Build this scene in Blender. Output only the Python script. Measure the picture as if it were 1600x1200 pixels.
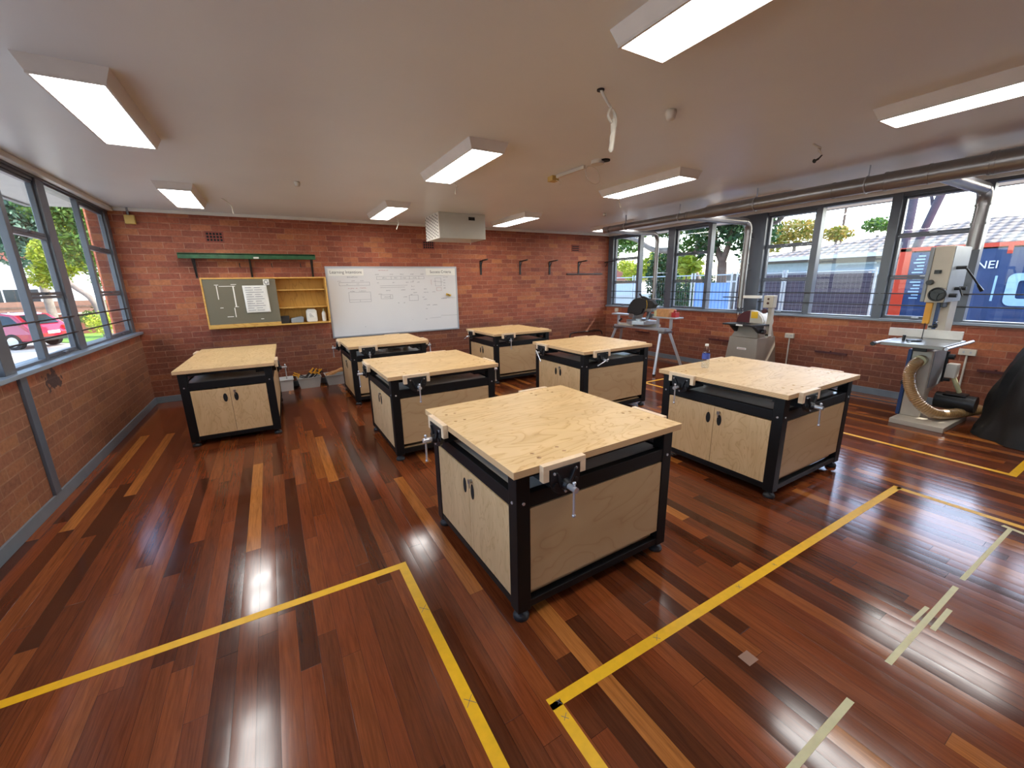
import bpy, bmesh, math, random
from mathutils import Vector, Matrix
random.seed(7)
PI = math.pi
S = bpy.context.scene
C = S.collection
for o in list(bpy.data.objects): bpy.data.objects.remove(o)

# ------------------------------------------------------------------ camera
CX, CY, CZ, YAW, PIT, ROL, FPX = 1.68361, -0.17296, 1.64963, 0.524752, 0.242727, -0.020089, 634.989
fw = Vector((math.sin(YAW)*math.cos(PIT), math.cos(YAW)*math.cos(PIT), -math.sin(PIT)))
r_ = Vector((math.cos(YAW), -math.sin(YAW), 0)); u_ = r_.cross(fw)
rr = r_*math.cos(ROL) + u_*math.sin(ROL); uu = -r_*math.sin(ROL) + u_*math.cos(ROL)
cam = bpy.data.cameras.new('camera'); co = bpy.data.objects.new('camera', cam); C.objects.link(co)
co.matrix_world = Matrix(((rr.x, uu.x, -fw.x, CX), (rr.y, uu.y, -fw.y, CY), (rr.z, uu.z, -fw.z, CZ), (0, 0, 0, 1)))
cam.sensor_width = 36; cam.lens = FPX/1600*36; cam.clip_start = .02; cam.clip_end = 400
S.camera = co

# ------------------------------------------------------------------ world, sun, exposure
w = bpy.data.worlds.new('world'); S.world = w; w.use_nodes = True
nt = w.node_tree; bg = nt.nodes['Background']
sky = nt.nodes.new('ShaderNodeTexSky'); sky.sky_type = 'NISHITA'; sky.sun_disc = False
sky.sun_elevation = math.radians(45); sky.sun_rotation = math.radians(110)
sky.air_density = 1.0; sky.dust_density = 1.2; sky.ozone_density = 1.0
nt.links.new(sky.outputs[0], bg.inputs[0]); bg.inputs[1].default_value = 0.88
SUN = Vector((1, -.42, 1.07)).normalized()
sl = bpy.data.lights.new('sun', 'SUN'); sl.energy = 6.5; sl.angle = math.radians(.6); sl.color = (1, .95, .86)
so = bpy.data.objects.new('sun', sl); C.objects.link(so); so.rotation_euler = SUN.to_track_quat('Z', 'Y').to_euler()
LAMP = 17.5
vs = S.view_settings; vs.view_transform = 'Standard'; vs.look = 'None'; vs.exposure = 0.35; vs.gamma = 1
vs.use_curve_mapping = False

W, D, H, Y0 = 8.968, 7.603, 2.75, -2.6      # room: x 0..W, y Y0..D, z 0..H

# ------------------------------------------------------------------ materials
def lin(h):
    if isinstance(h, str):
        c = [int(h[i:i+2], 16)/255 for i in (0, 2, 4)]
        return tuple(x/12.92 if x <= .04045 else ((x+.055)/1.055)**2.4 for x in c)
    return h
def newmat(name):
    m = bpy.data.materials.new(name); m.use_nodes = True
    t = m.node_tree; b = t.nodes['Principled BSDF']
    return m, t, b
def nd(t, typ, **kw):
    n = t.nodes.new('ShaderNode'+typ)
    for k, v in kw.items():
        if k.startswith('i_'):
            key = k[2:]; key = int(key) if key.isdigit() else key.replace('_', ' ')
            n.inputs[key].default_value = v
        else: setattr(n, k, v)
    return n
def math_(t, op, a, b=None, c=None):
    n = nd(t, 'Math', operation=op)
    for i, v in enumerate((a, b, c)):
        if v is None: continue
        if isinstance(v, (int, float)): n.inputs[i].default_value = v
        else: t.links.new(v, n.inputs[i])
    return n.outputs[0]
def ramp(t, fac, stops, interp='LINEAR'):
    n = nd(t, 'ValToRGB'); e = n.color_ramp.elements; n.color_ramp.interpolation = interp
    while len(e) > 1: e.remove(e[-1])
    e[0].position = stops[0][0]; e[0].color = (*lin(stops[0][1]), 1)
    for p, c in stops[1:]:
        x = e.new(p); x.color = (*lin(c), 1)
    t.links.new(fac, n.inputs[0]); return n.outputs[0]
def mixc(t, fac, a, b, mode='MIX'):
    n = nd(t, 'Mix', data_type='RGBA', blend_type=mode)
    for i, v in ((0, fac), (6, a), (7, b)):
        if isinstance(v, (int, float)): n.inputs[i].default_value = v
        elif isinstance(v, tuple): n.inputs[i].default_value = (*v, 1)
        else: t.links.new(v, n.inputs[i])
    return n.outputs[2]
def pmat(name, col, rough=.5, metal=0., var=.08, scale=8., bump=0., bscale=60., coat=0., spec=.5, alpha=1., trans=0.):
    """principled with a little procedural mottling and bump"""
    m, t, b = newmat(name); c = lin(col)
    tc = nd(t, 'TexCoord'); nz = nd(t, 'TexNoise', i_Scale=scale, i_Detail=5.)
    t.links.new(tc.outputs['Object'], nz.inputs['Vector'])
    out = ramp(t, nz.outputs[0], [(.3, tuple(max(0, x*(1-var)) for x in c)), (.7, tuple(min(1, x*(1+var)) for x in c))])
    t.links.new(out, b.inputs['Base Color'])
    b.inputs['Roughness'].default_value = rough; b.inputs['Metallic'].default_value = metal
    b.inputs['Specular IOR Level'].default_value = spec
    b.inputs['Coat Weight'].default_value = coat; b.inputs['Alpha'].default_value = alpha
    b.inputs['Transmission Weight'].default_value = trans
    if bump:
        n2 = nd(t, 'TexNoise', i_Scale=bscale, i_Detail=4.); bp = nd(t, 'Bump', i_Strength=bump, i_Distance=.01)
        t.links.new(tc.outputs['Object'], n2.inputs['Vector']); t.links.new(n2.outputs[0], bp.inputs['Height'])
        t.links.new(bp.outputs[0], b.inputs['Normal'])
    return m
def emat(name, col, strength):
    m, t, b = newmat(name)
    b.inputs['Base Color'].default_value = (*lin(col), 1)
    b.inputs['Emission Color'].default_value = (*lin(col), 1); b.inputs['Emission Strength'].default_value = strength
    return m
def glassmat(name, tint=(1, 1, 1), refl=1.0, rough=0.0, dust=0.):
    m, t, b = newmat(name); t.nodes.remove(b)
    tr = nd(t, 'BsdfTransparent'); tr.inputs[0].default_value = (*tint, 1)
    gl = nd(t, 'BsdfGlossy'); gl.inputs['Roughness'].default_value = rough
    lw = nd(t, 'LayerWeight', i_Blend=.5); mx = nd(t, 'MixShader')
    f = math_(t, 'MULTIPLY_ADD', math_(t, 'POWER', lw.outputs['Facing'], 5.), .5, .022)      # Schlick, per face, same from both sides
    t.links.new(math_(t, 'MULTIPLY', f, refl), mx.inputs[0])
    base = tr.outputs[0]
    if dust:
        df = nd(t, 'BsdfDiffuse'); df.inputs[0].default_value = (.36, .33, .25, 1); m2 = nd(t, 'MixShader', i_Fac=dust)
        t.links.new(base, m2.inputs[1]); t.links.new(df.outputs[0], m2.inputs[2]); base = m2.outputs[0]
    t.links.new(base, mx.inputs[1]); t.links.new(gl.outputs[0], mx.inputs[2])
    t.links.new(mx.outputs[0], t.nodes['Material Output'].inputs[0]); return m

def floor_mat():
    m, t, b = newmat('polished_hardwood_boards')
    tc = nd(t, 'TexCoord'); sp = nd(t, 'SeparateXYZ'); t.links.new(tc.outputs['Object'], sp.inputs[0])
    X, Y = sp.outputs[0], sp.outputs[1]; bw = .083
    xr = math_(t, 'DIVIDE', X, bw); row = math_(t, 'FLOOR', xr); fx = math_(t, 'FRACT', xr)
    wn = nd(t, 'TexWhiteNoise', noise_dimensions='1D'); t.links.new(row, wn.inputs['W'])
    ln = math_(t, 'MULTIPLY_ADD', wn.outputs[0], 1.5, .9)
    ys = math_(t, 'ADD', math_(t, 'DIVIDE', Y, ln), math_(t, 'MULTIPLY', wn.outputs[0], 37.7))
    seg = math_(t, 'FLOOR', ys); fy = math_(t, 'FRACT', ys)
    cb = nd(t, 'CombineXYZ'); t.links.new(row, cb.inputs[0]); t.links.new(seg, cb.inputs[1])
    w2 = nd(t, 'TexWhiteNoise', noise_dimensions='2D'); t.links.new(cb.outputs[0], w2.inputs['Vector'])
    base = ramp(t, w2.outputs[0], [(0, '45200f'), (.14, '582a15'), (.3, '65331b'), (.48, '74381c'), (.64, '834522'), (.78, '67331b'), (.9, '8e5026'), (.97, 'a5662f'), (1, 'a96c36')])
    # grain
    gv = nd(t, 'CombineXYZ')
    t.links.new(math_(t, 'MULTIPLY', X, 46.), gv.inputs[0]); t.links.new(math_(t, 'MULTIPLY', Y, 2.2), gv.inputs[1])
    t.links.new(math_(t, 'MULTIPLY', w2.outputs[0], 91.), gv.inputs[2])
    g = nd(t, 'TexNoise', i_Scale=1., i_Detail=6., i_Roughness=.6, i_Distortion=1.4); t.links.new(gv.outputs[0], g.inputs['Vector'])
    g2 = nd(t, 'TexNoise', i_Scale=3.2, i_Detail=3., i_Distortion=.6); t.links.new(gv.outputs[0], g2.inputs['Vector'])
    gr = ramp(t, g.outputs[0], [(.28, (.6, .57, .55)), (.5, (1., 1., 1.)), (.75, (1.3, 1.27, 1.2))])
    gr2 = ramp(t, g2.outputs[0], [(.35, (.72, .7, .7)), (.6, (1.05, 1.05, 1.05))])
    col = mixc(t, .8, base, gr, 'MULTIPLY'); col = mixc(t, .6, col, gr2, 'MULTIPLY')
    # slow change of tone
    n3 = nd(t, 'TexNoise', i_Scale=.9, i_Detail=2.); t.links.new(tc.outputs['Object'], n3.inputs['Vector'])
    col = mixc(t, .5, col, ramp(t, n3.outputs[0], [(.3, (.82, .82, .82)), (.7, (1.15, 1.12, 1.1))]), 'MULTIPLY')
    # joints
    ex = math_(t, 'MINIMUM', fx, math_(t, 'SUBTRACT', 1., fx)); ey = math_(t, 'MULTIPLY', math_(t, 'MINIMUM', fy, math_(t, 'SUBTRACT', 1., fy)), ln)
    jx = math_(t, 'LESS_THAN', ex, .012); jy = math_(t, 'LESS_THAN', ey, .0012); j = math_(t, 'MAXIMUM', jx, jy)
    col = mixc(t, math_(t, 'MULTIPLY', j, .6), col, lin('1d0b06'))
    t.links.new(col, b.inputs['Base Color'])
    # gloss: old polyurethane, a little cupped per board
    n4 = nd(t, 'TexNoise', i_Scale=5., i_Detail=4.); t.links.new(tc.outputs['Object'], n4.inputs['Vector'])
    t.links.new(math_(t, 'MULTIPLY_ADD', n4.outputs[0], .16, .07), b.inputs['Roughness'])
    b.inputs['Specular IOR Level'].default_value = .5; b.inputs['IOR'].default_value = 1.5
    cup = math_(t, 'MULTIPLY', math_(t, 'POWER', math_(t, 'ABSOLUTE', math_(t, 'SUBTRACT', fx, .5)), 2.), -.55)
    n5 = nd(t, 'TexNoise', i_Scale=1., i_Detail=2.); v5 = nd(t, 'CombineXYZ')
    t.links.new(math_(t, 'MULTIPLY', X, 9.), v5.inputs[0]); t.links.new(math_(t, 'MULTIPLY', Y, 1.6), v5.inputs[1]); t.links.new(w2.outputs[0], v5.inputs[2])
    t.links.new(v5.outputs[0], n5.inputs['Vector'])
    h = math_(t, 'ADD', math_(t, 'ADD', cup, math_(t, 'MULTIPLY', n5.outputs[0], .35)), math_(t, 'MULTIPLY', j, -.18))
    bp = nd(t, 'Bump', i_Strength=.4, i_Distance=.0032); t.links.new(h, bp.inputs['Height']); t.links.new(bp.outputs[0], b.inputs['Normal'])
    return m

def brick_mat(name, axis, dado, gc=('6a4636', '84604c'), stain=None):
    """face brick, running bond, almost no visible mortar; the lower courses are darker and browner"""
    m, t, b = newmat(name)
    tc = nd(t, 'TexCoord'); sp = nd(t, 'SeparateXYZ'); t.links.new(tc.outputs['Object'], sp.inputs[0])
    U = sp.outputs[0 if axis == 'x' else 1]; Z = sp.outputs[2]
    wob = nd(t, 'TexNoise', i_Scale=7., i_Detail=2.); t.links.new(tc.outputs['Object'], wob.inputs['Vector'])
    wz = math_(t, 'MULTIPLY', math_(t, 'SUBTRACT', wob.outputs[0], .5), .006)
    z = math_(t, 'DIVIDE', math_(t, 'ADD', Z, wz), .0858); rz = math_(t, 'FLOOR', z); fz = math_(t, 'FRACT', z)
    u = math_(t, 'ADD', math_(t, 'DIVIDE', math_(t, 'ADD', U, wz), .24), math_(t, 'MULTIPLY', math_(t, 'MODULO', rz, 2.), .5))
    ru = math_(t, 'FLOOR', u); fu = math_(t, 'FRACT', u)
    cb = nd(t, 'CombineXYZ'); t.links.new(ru, cb.inputs[0]); t.links.new(rz, cb.inputs[1])
    wn = nd(t, 'TexWhiteNoise', noise_dimensions='2D'); t.links.new(cb.outputs[0], wn.inputs['Vector'])
    base = ramp(t, wn.outputs[0], [(0, '874736'), (.2, '92503a'), (.45, '99543c'), (.65, 'a15a40'), (.82, 'a86343'), (.93, 'b06d46'), (1, '824334')])
    n1 = nd(t, 'TexNoise', i_Scale=30., i_Detail=6., i_Roughness=.65); t.links.new(tc.outputs['Object'], n1.inputs['Vector'])
    col = mixc(t, .7, base, ramp(t, n1.outputs[0], [(.3, (.62, .6, .6)), (.55, (1., 1., 1.)), (.8, (1.3, 1.3, 1.3))]), 'MULTIPLY')
    n2 = nd(t, 'TexNoise', i_Scale=1.3, i_Detail=5., i_Roughness=.6); t.links.new(tc.outputs['Object'], n2.inputs['Vector'])
    col = mixc(t, .8, col, ramp(t, n2.outputs[0], [(.32, (.7, .66, .66)), (.5, (1., 1., 1.)), (.68, (1.12, 1.08, 1.06))]), 'MULTIPLY')
    # mortar
    mz = math_(t, 'LESS_THAN', math_(t, 'MINIMUM', fz, math_(t, 'SUBTRACT', 1., fz)), .055)
    mu = math_(t, 'LESS_THAN', math_(t, 'MINIMUM', fu, math_(t, 'SUBTRACT', 1., fu)), .016)
    mo = math_(t, 'MAXIMUM', mz, mu)
    n3 = nd(t, 'TexNoise', i_Scale=9., i_Detail=4.); t.links.new(tc.outputs['Object'], n3.inputs['Vector'])
    mcol = ramp(t, n3.outputs[0], [(.3, '6f3a2c'), (.5, '94563f'), (.7, 'b98468')])
    col = mixc(t, math_(t, 'MULTIPLY', mo, .9), col, mcol)
    # darker, browner tone below the dado height, soft edge broken by noise
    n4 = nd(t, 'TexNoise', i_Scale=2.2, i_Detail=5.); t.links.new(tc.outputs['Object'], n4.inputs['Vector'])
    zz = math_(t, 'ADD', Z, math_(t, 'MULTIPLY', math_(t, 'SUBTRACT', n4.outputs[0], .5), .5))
    low_mask = ramp(t, zz, [(dado-.05, (1, 1, 1)), (min(.999, dado+.12), (0, 0, 0))])
    low_tone = mixc(t, .34, mixc(t, 1., col, lin('c8beb4'), 'MULTIPLY'), ramp(t, n1.outputs[0], [(.3, gc[0]), (.7, gc[1])]))
    gm = nd(t, 'RGBToBW'); t.links.new(low_mask, gm.inputs[0])
    col = mixc(t, math_(t, 'MULTIPLY', gm.outputs[0], .85), col, low_tone)
    col = mixc(t, math_(t, 'MULTIPLY', mo, .28), col, lin('b08c74'))
    # pale scuffs
    n5 = nd(t, 'TexNoise', i_Scale=3.7, i_Detail=6., i_Roughness=.7); t.links.new(tc.outputs['Object'], n5.inputs['Vector'])
    sc = ramp(t, n5.outputs[0], [(.66, (0, 0, 0)), (.78, (1, 1, 1))]); sb = nd(t, 'RGBToBW'); t.links.new(sc, sb.inputs[0])
    col = mixc(t, math_(t, 'MULTIPLY', sb.outputs[0], .45), col, lin('c7a08a'))
    if stain:      # old spilt paint with a ragged edge
        q = [math_(t, 'SUBTRACT', U, stain[0]), math_(t, 'SUBTRACT', Z, stain[1])]
        dd = math_(t, 'SQRT', math_(t, 'ADD', math_(t, 'MULTIPLY', q[0], q[0]), math_(t, 'MULTIPLY', math_(t, 'MULTIPLY', q[1], q[1]), 3.)))
        nn = nd(t, 'TexNoise', i_Scale=14., i_Detail=6.); t.links.new(tc.outputs['Object'], nn.inputs['Vector'])
        k = math_(t, 'LESS_THAN', math_(t, 'ADD', dd, math_(t, 'MULTIPLY', nn.outputs[0], .55)), .40)
        col = mixc(t, math_(t, 'MULTIPLY', k, .8), col, lin('23222b'))
    t.links.new(col, b.inputs['Base Color'])
    b.inputs['Roughness'].default_value = .62; b.inputs['Specular IOR Level'].default_value = .35
    hh = math_(t, 'ADD', math_(t, 'MULTIPLY', mo, -.6), math_(t, 'MULTIPLY', n1.outputs[0], .5))
    bp = nd(t, 'Bump', i_Strength=.7, i_Distance=.006); t.links.new(hh, bp.inputs['Height']); t.links.new(bp.outputs[0], b.inputs['Normal'])
    return m

def ply_mat(name, pale, mid, dark, gs=1., axis=0, edge=True, seed=0.):
    """rotary cut plywood: contour figure on faces, thin layers on edges"""
    m, t, b = newmat(name)
    tc = nd(t, 'TexCoord'); sp = nd(t, 'SeparateXYZ'); t.links.new(tc.outputs['Object'], sp.inputs[0])
    oi = nd(t, 'ObjectInfo'); off = math_(t, 'MULTIPLY', oi.outputs['Random'], 40.)
    sc = [(1.3, 3.6, 3.6), (3.6, 1.3, 3.6), (3.6, 3.6, 1.1)][axis]
    v = nd(t, 'CombineXYZ')
    for i in range(3): t.links.new(math_(t, 'ADD', math_(t, 'MULTIPLY', sp.outputs[i], sc[i]*gs), off), v.inputs[i])
    n = nd(t, 'TexNoise', i_Scale=1., i_Detail=3.5, i_Roughness=.55, i_Distortion=.5); t.links.new(v.outputs[0], n.inputs['Vector'])
    rings = math_(t, 'FRACT', math_(t, 'MULTIPLY', n.outputs[0], 15.))
    col = ramp(t, rings, [(0, mid), (.1, pale), (.7, pale), (.93, mid), (1, dark)])
    n2 = nd(t, 'TexNoise', i_Scale=2.2, i_Detail=4.); t.links.new(v.outputs[0], n2.inputs['Vector'])
    col = mixc(t, .7, col, ramp(t, n2.outputs[0], [(.3, (.88, .84, .78)), (.65, (1.05, 1.05, 1.05))]), 'MULTIPLY')
    if edge:
        ge = nd(t, 'NewGeometry'); vt = nd(t, 'VectorTransform', vector_type='NORMAL', convert_from='WORLD', convert_to='OBJECT')
        t.links.new(ge.outputs['True Normal'], vt.inputs[0]); s2 = nd(t, 'SeparateXYZ'); t.links.new(vt.outputs[0], s2.inputs[0])
        side = math_(t, 'LESS_THAN', math_(t, 'ABSOLUTE', s2.outputs[2]), .6)
        lay = math_(t, 'FRACT', math_(t, 'MULTIPLY', sp.outputs[2], 150.))
        ec = ramp(t, lay, [(0, 'd9b489'), (.35, 'e3c397'), (.5, 'a97c50'), (.75, 'b98b5c'), (1, 'd9b489')])
        col = mixc(t, side, col, ec)
    t.links.new(col, b.inputs['Base Color']); b.inputs['Roughness'].default_value = .42
    b.inputs['Specular IOR Level'].default_value = .4
    return m

def leaf_mat(name, cols):
    m, t, b = newmat(name)
    g = nd(t, 'NewGeometry'); c = ramp(t, g.outputs['Random Per Island'], [(i/(len(cols)-1), x) for i, x in enumerate(cols)])
    t.links.new(c, b.inputs['Base Color']); b.inputs['Roughness'].default_value = .55
    tr = nd(t, 'BsdfTranslucent'); t.links.new(c, tr.inputs[0]); mx = nd(t, 'MixShader', i_Fac=.35)
    t.links.new(b.outputs[0], mx.inputs[1]); t.links.new(tr.outputs[0], mx.inputs[2])
    t.links.new(mx.outputs[0], t.nodes['Material Output'].inputs[0]); return m

def stripe_mat(name, c0, c1, axis, freq, duty=.5, rough=.6, bump=.0):
    m, t, b = newmat(name)
    tc = nd(t, 'TexCoord'); sp = nd(t, 'SeparateXYZ'); t.links.new(tc.outputs['Object'], sp.inputs[0])
    f = math_(t, 'FRACT', math_(t, 'MULTIPLY', sp.outputs[axis], freq))
    k = math_(t, 'LESS_THAN', f, duty)
    nz = nd(t, 'TexNoise', i_Scale=6., i_Detail=4.); t.links.new(tc.outputs['Object'], nz.inputs['Vector'])
    col = mixc(t, k, lin(c0), lin(c1)); col = mixc(t, .5, col, ramp(t, nz.outputs[0], [(.3, (.8, .8, .8)), (.7, (1.1, 1.1, 1.1))]), 'MULTIPLY')
    t.links.new(col, b.inputs['Base Color']); b.inputs['Roughness'].default_value = rough; return m

def tile_roof_mat():
    m, t, b = newmat('cement_roof_tiles')
    tc = nd(t, 'TexCoord'); sp = nd(t, 'SeparateXYZ'); t.links.new(tc.outputs['Object'], sp.inputs[0])
    a = math_(t, 'SINE', math_(t, 'MULTIPLY', sp.outputs[1], 2*PI/.32))
    f = math_(t, 'FRACT', math_(t, 'DIVIDE', sp.outputs[2], .135))
    e = math_(t, 'LESS_THAN', f, math_(t, 'MULTIPLY_ADD', a, .14, .28))
    k = nd(t, 'TexNoise', i_Scale=3., i_Detail=4.); t.links.new(tc.outputs['Object'], k.inputs['Vector'])
    col = ramp(t, k.outputs[0], [(.3, '75695f'), (.7, '8f8378')])
    col = mixc(t, e, col, lin('2a2220')); t.links.new(col, b.inputs['Base Color'])
    bp = nd(t, 'Bump', i_Strength=.8, i_Distance=.05); t.links.new(math_(t, 'ADD', a, f), bp.inputs['Height']); t.links.new(bp.outputs[0], b.inputs['Normal'])
    b.inputs['Roughness'].default_value = .8; return m

def grass_mat():
    m, t, b = newmat('mown_grass'); tc = nd(t, 'TexCoord')
    n = nd(t, 'TexNoise', i_Scale=1.2, i_Detail=8., i_Roughness=.7); t.links.new(tc.outputs['Object'], n.inputs['Vector'])
    t.links.new(ramp(t, n.outputs[0], [(.3, '4f7a26'), (.5, '6f9c34'), (.7, '93b84e')]), b.inputs['Base Color']); b.inputs['Roughness'].default_value = .8
    return m

M = dict(
    floor=floor_mat(),
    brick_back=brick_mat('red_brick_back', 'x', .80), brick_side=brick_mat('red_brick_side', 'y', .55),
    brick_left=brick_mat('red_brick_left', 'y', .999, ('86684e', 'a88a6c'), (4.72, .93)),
    ceil=pmat('painted_ceiling', 'dcdddb', .38, var=.03, scale=1.2, bump=.05, bscale=30),
    cornice=pmat('cornice_paint', 'd8d2c8', .4, var=.03),
    grey=pmat('grey_gloss_paint', '555b65', .32, var=.08, scale=5),
    greyl=pmat('light_grey_sill_paint', '7f8b98', .28, var=.08, scale=4),
    skirt=pmat('grey_skirting_paint', '6b747c', .35, var=.08),
    glass=glassmat('window_glass'), ply=ply_mat('birch_ply_top', 'd9b680', 'cfa76d', 'bd925a', 1., 0),
    plydoor=ply_mat('birch_ply_door', 'd2b184', 'caa77a', 'be9b6c', 1.25, 2, edge=False),
    plyside=ply_mat('birch_ply_panel', 'bf9f76', 'bb9a70', 'b08d64', .55, 0, edge=False),
    casing=pmat('pale_grey_casing', 'bdbcb2', .45, var=.03), jaw=pmat('pale_jaw_timber', 'e0c3a0', .45, var=.08, scale=25),
    black=pmat('black_powder_coat', '0d0c0d', .5, var=.15, scale=30, spec=.3),
    rubber=pmat('black_rubber', '1d1d1f', .55, var=.1), iron=pmat('black_cast_iron', '16171a', .38, var=.2, scale=40, bump=.1),
    slot=pmat('dark_cutout', '0a0808', .8), chrome=pmat('chrome', 'd6d6da', .2, .65, var=.03),
    steel=pmat('brushed_steel', '9a9ca0', .32, 1., var=.06), zinc=pmat('galvanised_duct', '8d8b8c', .3, .75, var=.08, scale=3),
    shelf=pmat('grey_steel_shelf', 'c4bdb2', .25, .1, var=.08), white=pmat('white_enamel', 'd9d5cc', .4, var=.03),
    lampbody=pmat('lamp_housing_enamel', 'd5cdc4', .45, var=.03), plastic=pmat('white_plastic', 'cfc8ba', .4, var=.04),
    lamp=emat('lamp_diffuser', (1, .985, .955), LAMP),
    yellow=pmat('yellow_floor_tape', 'e0ac08', .42, var=.07, scale=25), beige=pmat('masking_tape', 'c6c094', .6, var=.05, scale=30),
    oldtape=pmat('tape_residue', '8f6c58', .7), green=pmat('chipped_green_paint', '23502f', .5, var=.35, scale=14),
    pine=ply_mat('yellow_pine', 'd6a75a', 'c8964a', 'b98640', .8, 0, edge=False), pineb=ply_mat('varnished_back_board', 'b98a3e', 'ad7f37', '9c7030', .5, 2, edge=False),
    darksteel=pmat('dark_bracket_steel', '231f20', .5, var=.2), redsteel=pmat('maroon_bracket', '4a1a18', .5, var=.2),
    board=pmat('whiteboard_enamel', 'd8d6d6', .18, var=.015, scale=2), alu=pmat('aluminium_trim', 'b9bcc2', .35, .7, var=.03),
    ink=pmat('marker_ink', '5c5a66', .6), inkr=pmat('red_marker_ink', 'a8605c', .6), inkdark=pmat('printed_ink', '33333a', .6),
    paper=pmat('paper', 'e4e1da', .7, var=.03, bump=.3, bscale=9), cream=pmat('machine_cream_enamel', 'b9b0a0', .38, var=.04),
    mgrey=pmat('machine_grey_enamel', '8b9094', .38, var=.06), mdark=pmat('machine_taupe_enamel', '8d8275', .4, var=.04),
    blue=pmat('machine_blue_trim', '24406e', .4), castgrey=pmat('ground_iron_table', '8e8c88', .3, .8, var=.08),
    fence_white=pmat('rip_fence_alu', 'd6cfc6', .35, .1), guard=pmat('yellow_guard', 'dc9a1e', .4, var=.05),
    maroon=pmat('abrasive_disc', '4a1a20', .8, var=.1, bump=.2, bscale=400), sticker=pmat('yellow_sticker', 'dcae18', .5),
    bag=pmat('black_plastic_sheet', '121415', .46, var=.25, bump=.8, bscale=5), dust=pmat('dust', 'a58f74', .9),
    wood=pmat('offcut_timber', 'c08a58', .6, var=.15, scale=20), plastictub=pmat('clear_grey_tub', 'b4b6b4', .35, var=.04),
    whitetub=pmat('white_tub', 'dad9d6', .4, var=.03), brass=pmat('ochre_plastic_box', 'c2a25a', .5),
    tgreen=glassmat('tinted_cabinet_glass', (.62, .60, .50), 1.4, dust=.42), clear=glassmat('clear_plastic', (.9, .93, .96), 1.5, .05),
    label_blue=pmat('blue_bottle_label', '3d4f9a', .5), lock=pmat('lock_steel', 'a5a3a0', .3, .9),
    # outdoors
    asphalt=pmat('pale_driveway', 'b5ada0', .85, var=.1, scale=2), grass=grass_mat(), earth=pmat('dry_yard_ground', '9c978e', .9, var=.15, scale=1.5),
    soffit=pmat('white_soffit', 'd2cfc8', .6, var=.03), fascia=pmat('grey_fascia', '7d7f83', .5), obrick=brick_mat('outdoor_brick', 'y', -.9),
    carred=pmat('car_paint_red', '9a1630', .16, 0., var=.02, coat=.8), carwhite=pmat('car_paint_white', 'a2a9ad', .2, 0., var=.02, coat=.8),
    carglass=pmat('car_glass', '1c262c', .25, var=.02), tyre=pmat('tyre_rubber', '1b1b1c', .8), rim=pmat('alloy_rim', 'b5b8bb', .3, .8),
    contblue=pmat('container_blue', '1d3c68', .5, var=.1, scale=1.5), contred=pmat('container_orange', 'cf3f1f', .5, var=.06), lightblue=pmat('container_pale_blue_print', '9fc4dc', .5),
    whitepaint=pmat('white_print', 'e8eaee', .5), roof=tile_roof_mat(), wallblue=pmat('pale_blue_render', '9fb0b8', .7), wallgrey=pmat('grey_render', '8c8b8a', .8),
    shade=stripe_mat('dark_shade_cloth', '3f3c4a', '55515e', 2, 9, .8, .8), wire=pmat('dull_wire', '7d838a', .5, .3), galv=pmat('galvanised_fence', 'b9c3cc', .35, .6), mesh=stripe_mat('blue_mesh_sheet', '5f8fd6', '86aee4', 1, 9, .75, .6),
    bark=pmat('grey_bark', '7b7168', .9, var=.25, scale=5, bump=.6, bscale=10), barkd=pmat('brown_bark', '6a5649', .9, var=.25, scale=5, bump=.6, bscale=10),
    barkg=pmat('purple_grey_bark', '54505a', .9, var=.2, scale=5), redroof=pmat('red_tile_roof', '8f5546', .8, var=.1), wood_fence=stripe_mat('brown_paling_fence', '6b4a3a', '8a6552', 1, 7, .88, .8),
    housewhite=pmat('white_render', 'e4e2dc', .7), housecream=pmat('cream_render', 'd8c8a8', .7),
    leaf_y=leaf_mat('yellow_green_leaves', ['8a9c28', 'b4bd3a', '6f8a22', 'd2cf58']), leaf_g=leaf_mat('green_leaves', ['3a5c1c', '557a2a', '2c4a18', '7d9a44']),
    leaf_d=leaf_mat('dark_green_leaves', ['1e3a1c', '2c5226', '17301a', '4a6c34']), leaf_b=leaf_mat('bluish_leaves', ['41604e', '5f8068', '2f4a40', '7f9c84']),
    leaf_o=leaf_mat('orange_tinged_leaves', ['7f7a2c', 'a5873c', '5f7428', 'b0a24c']),
)

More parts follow.
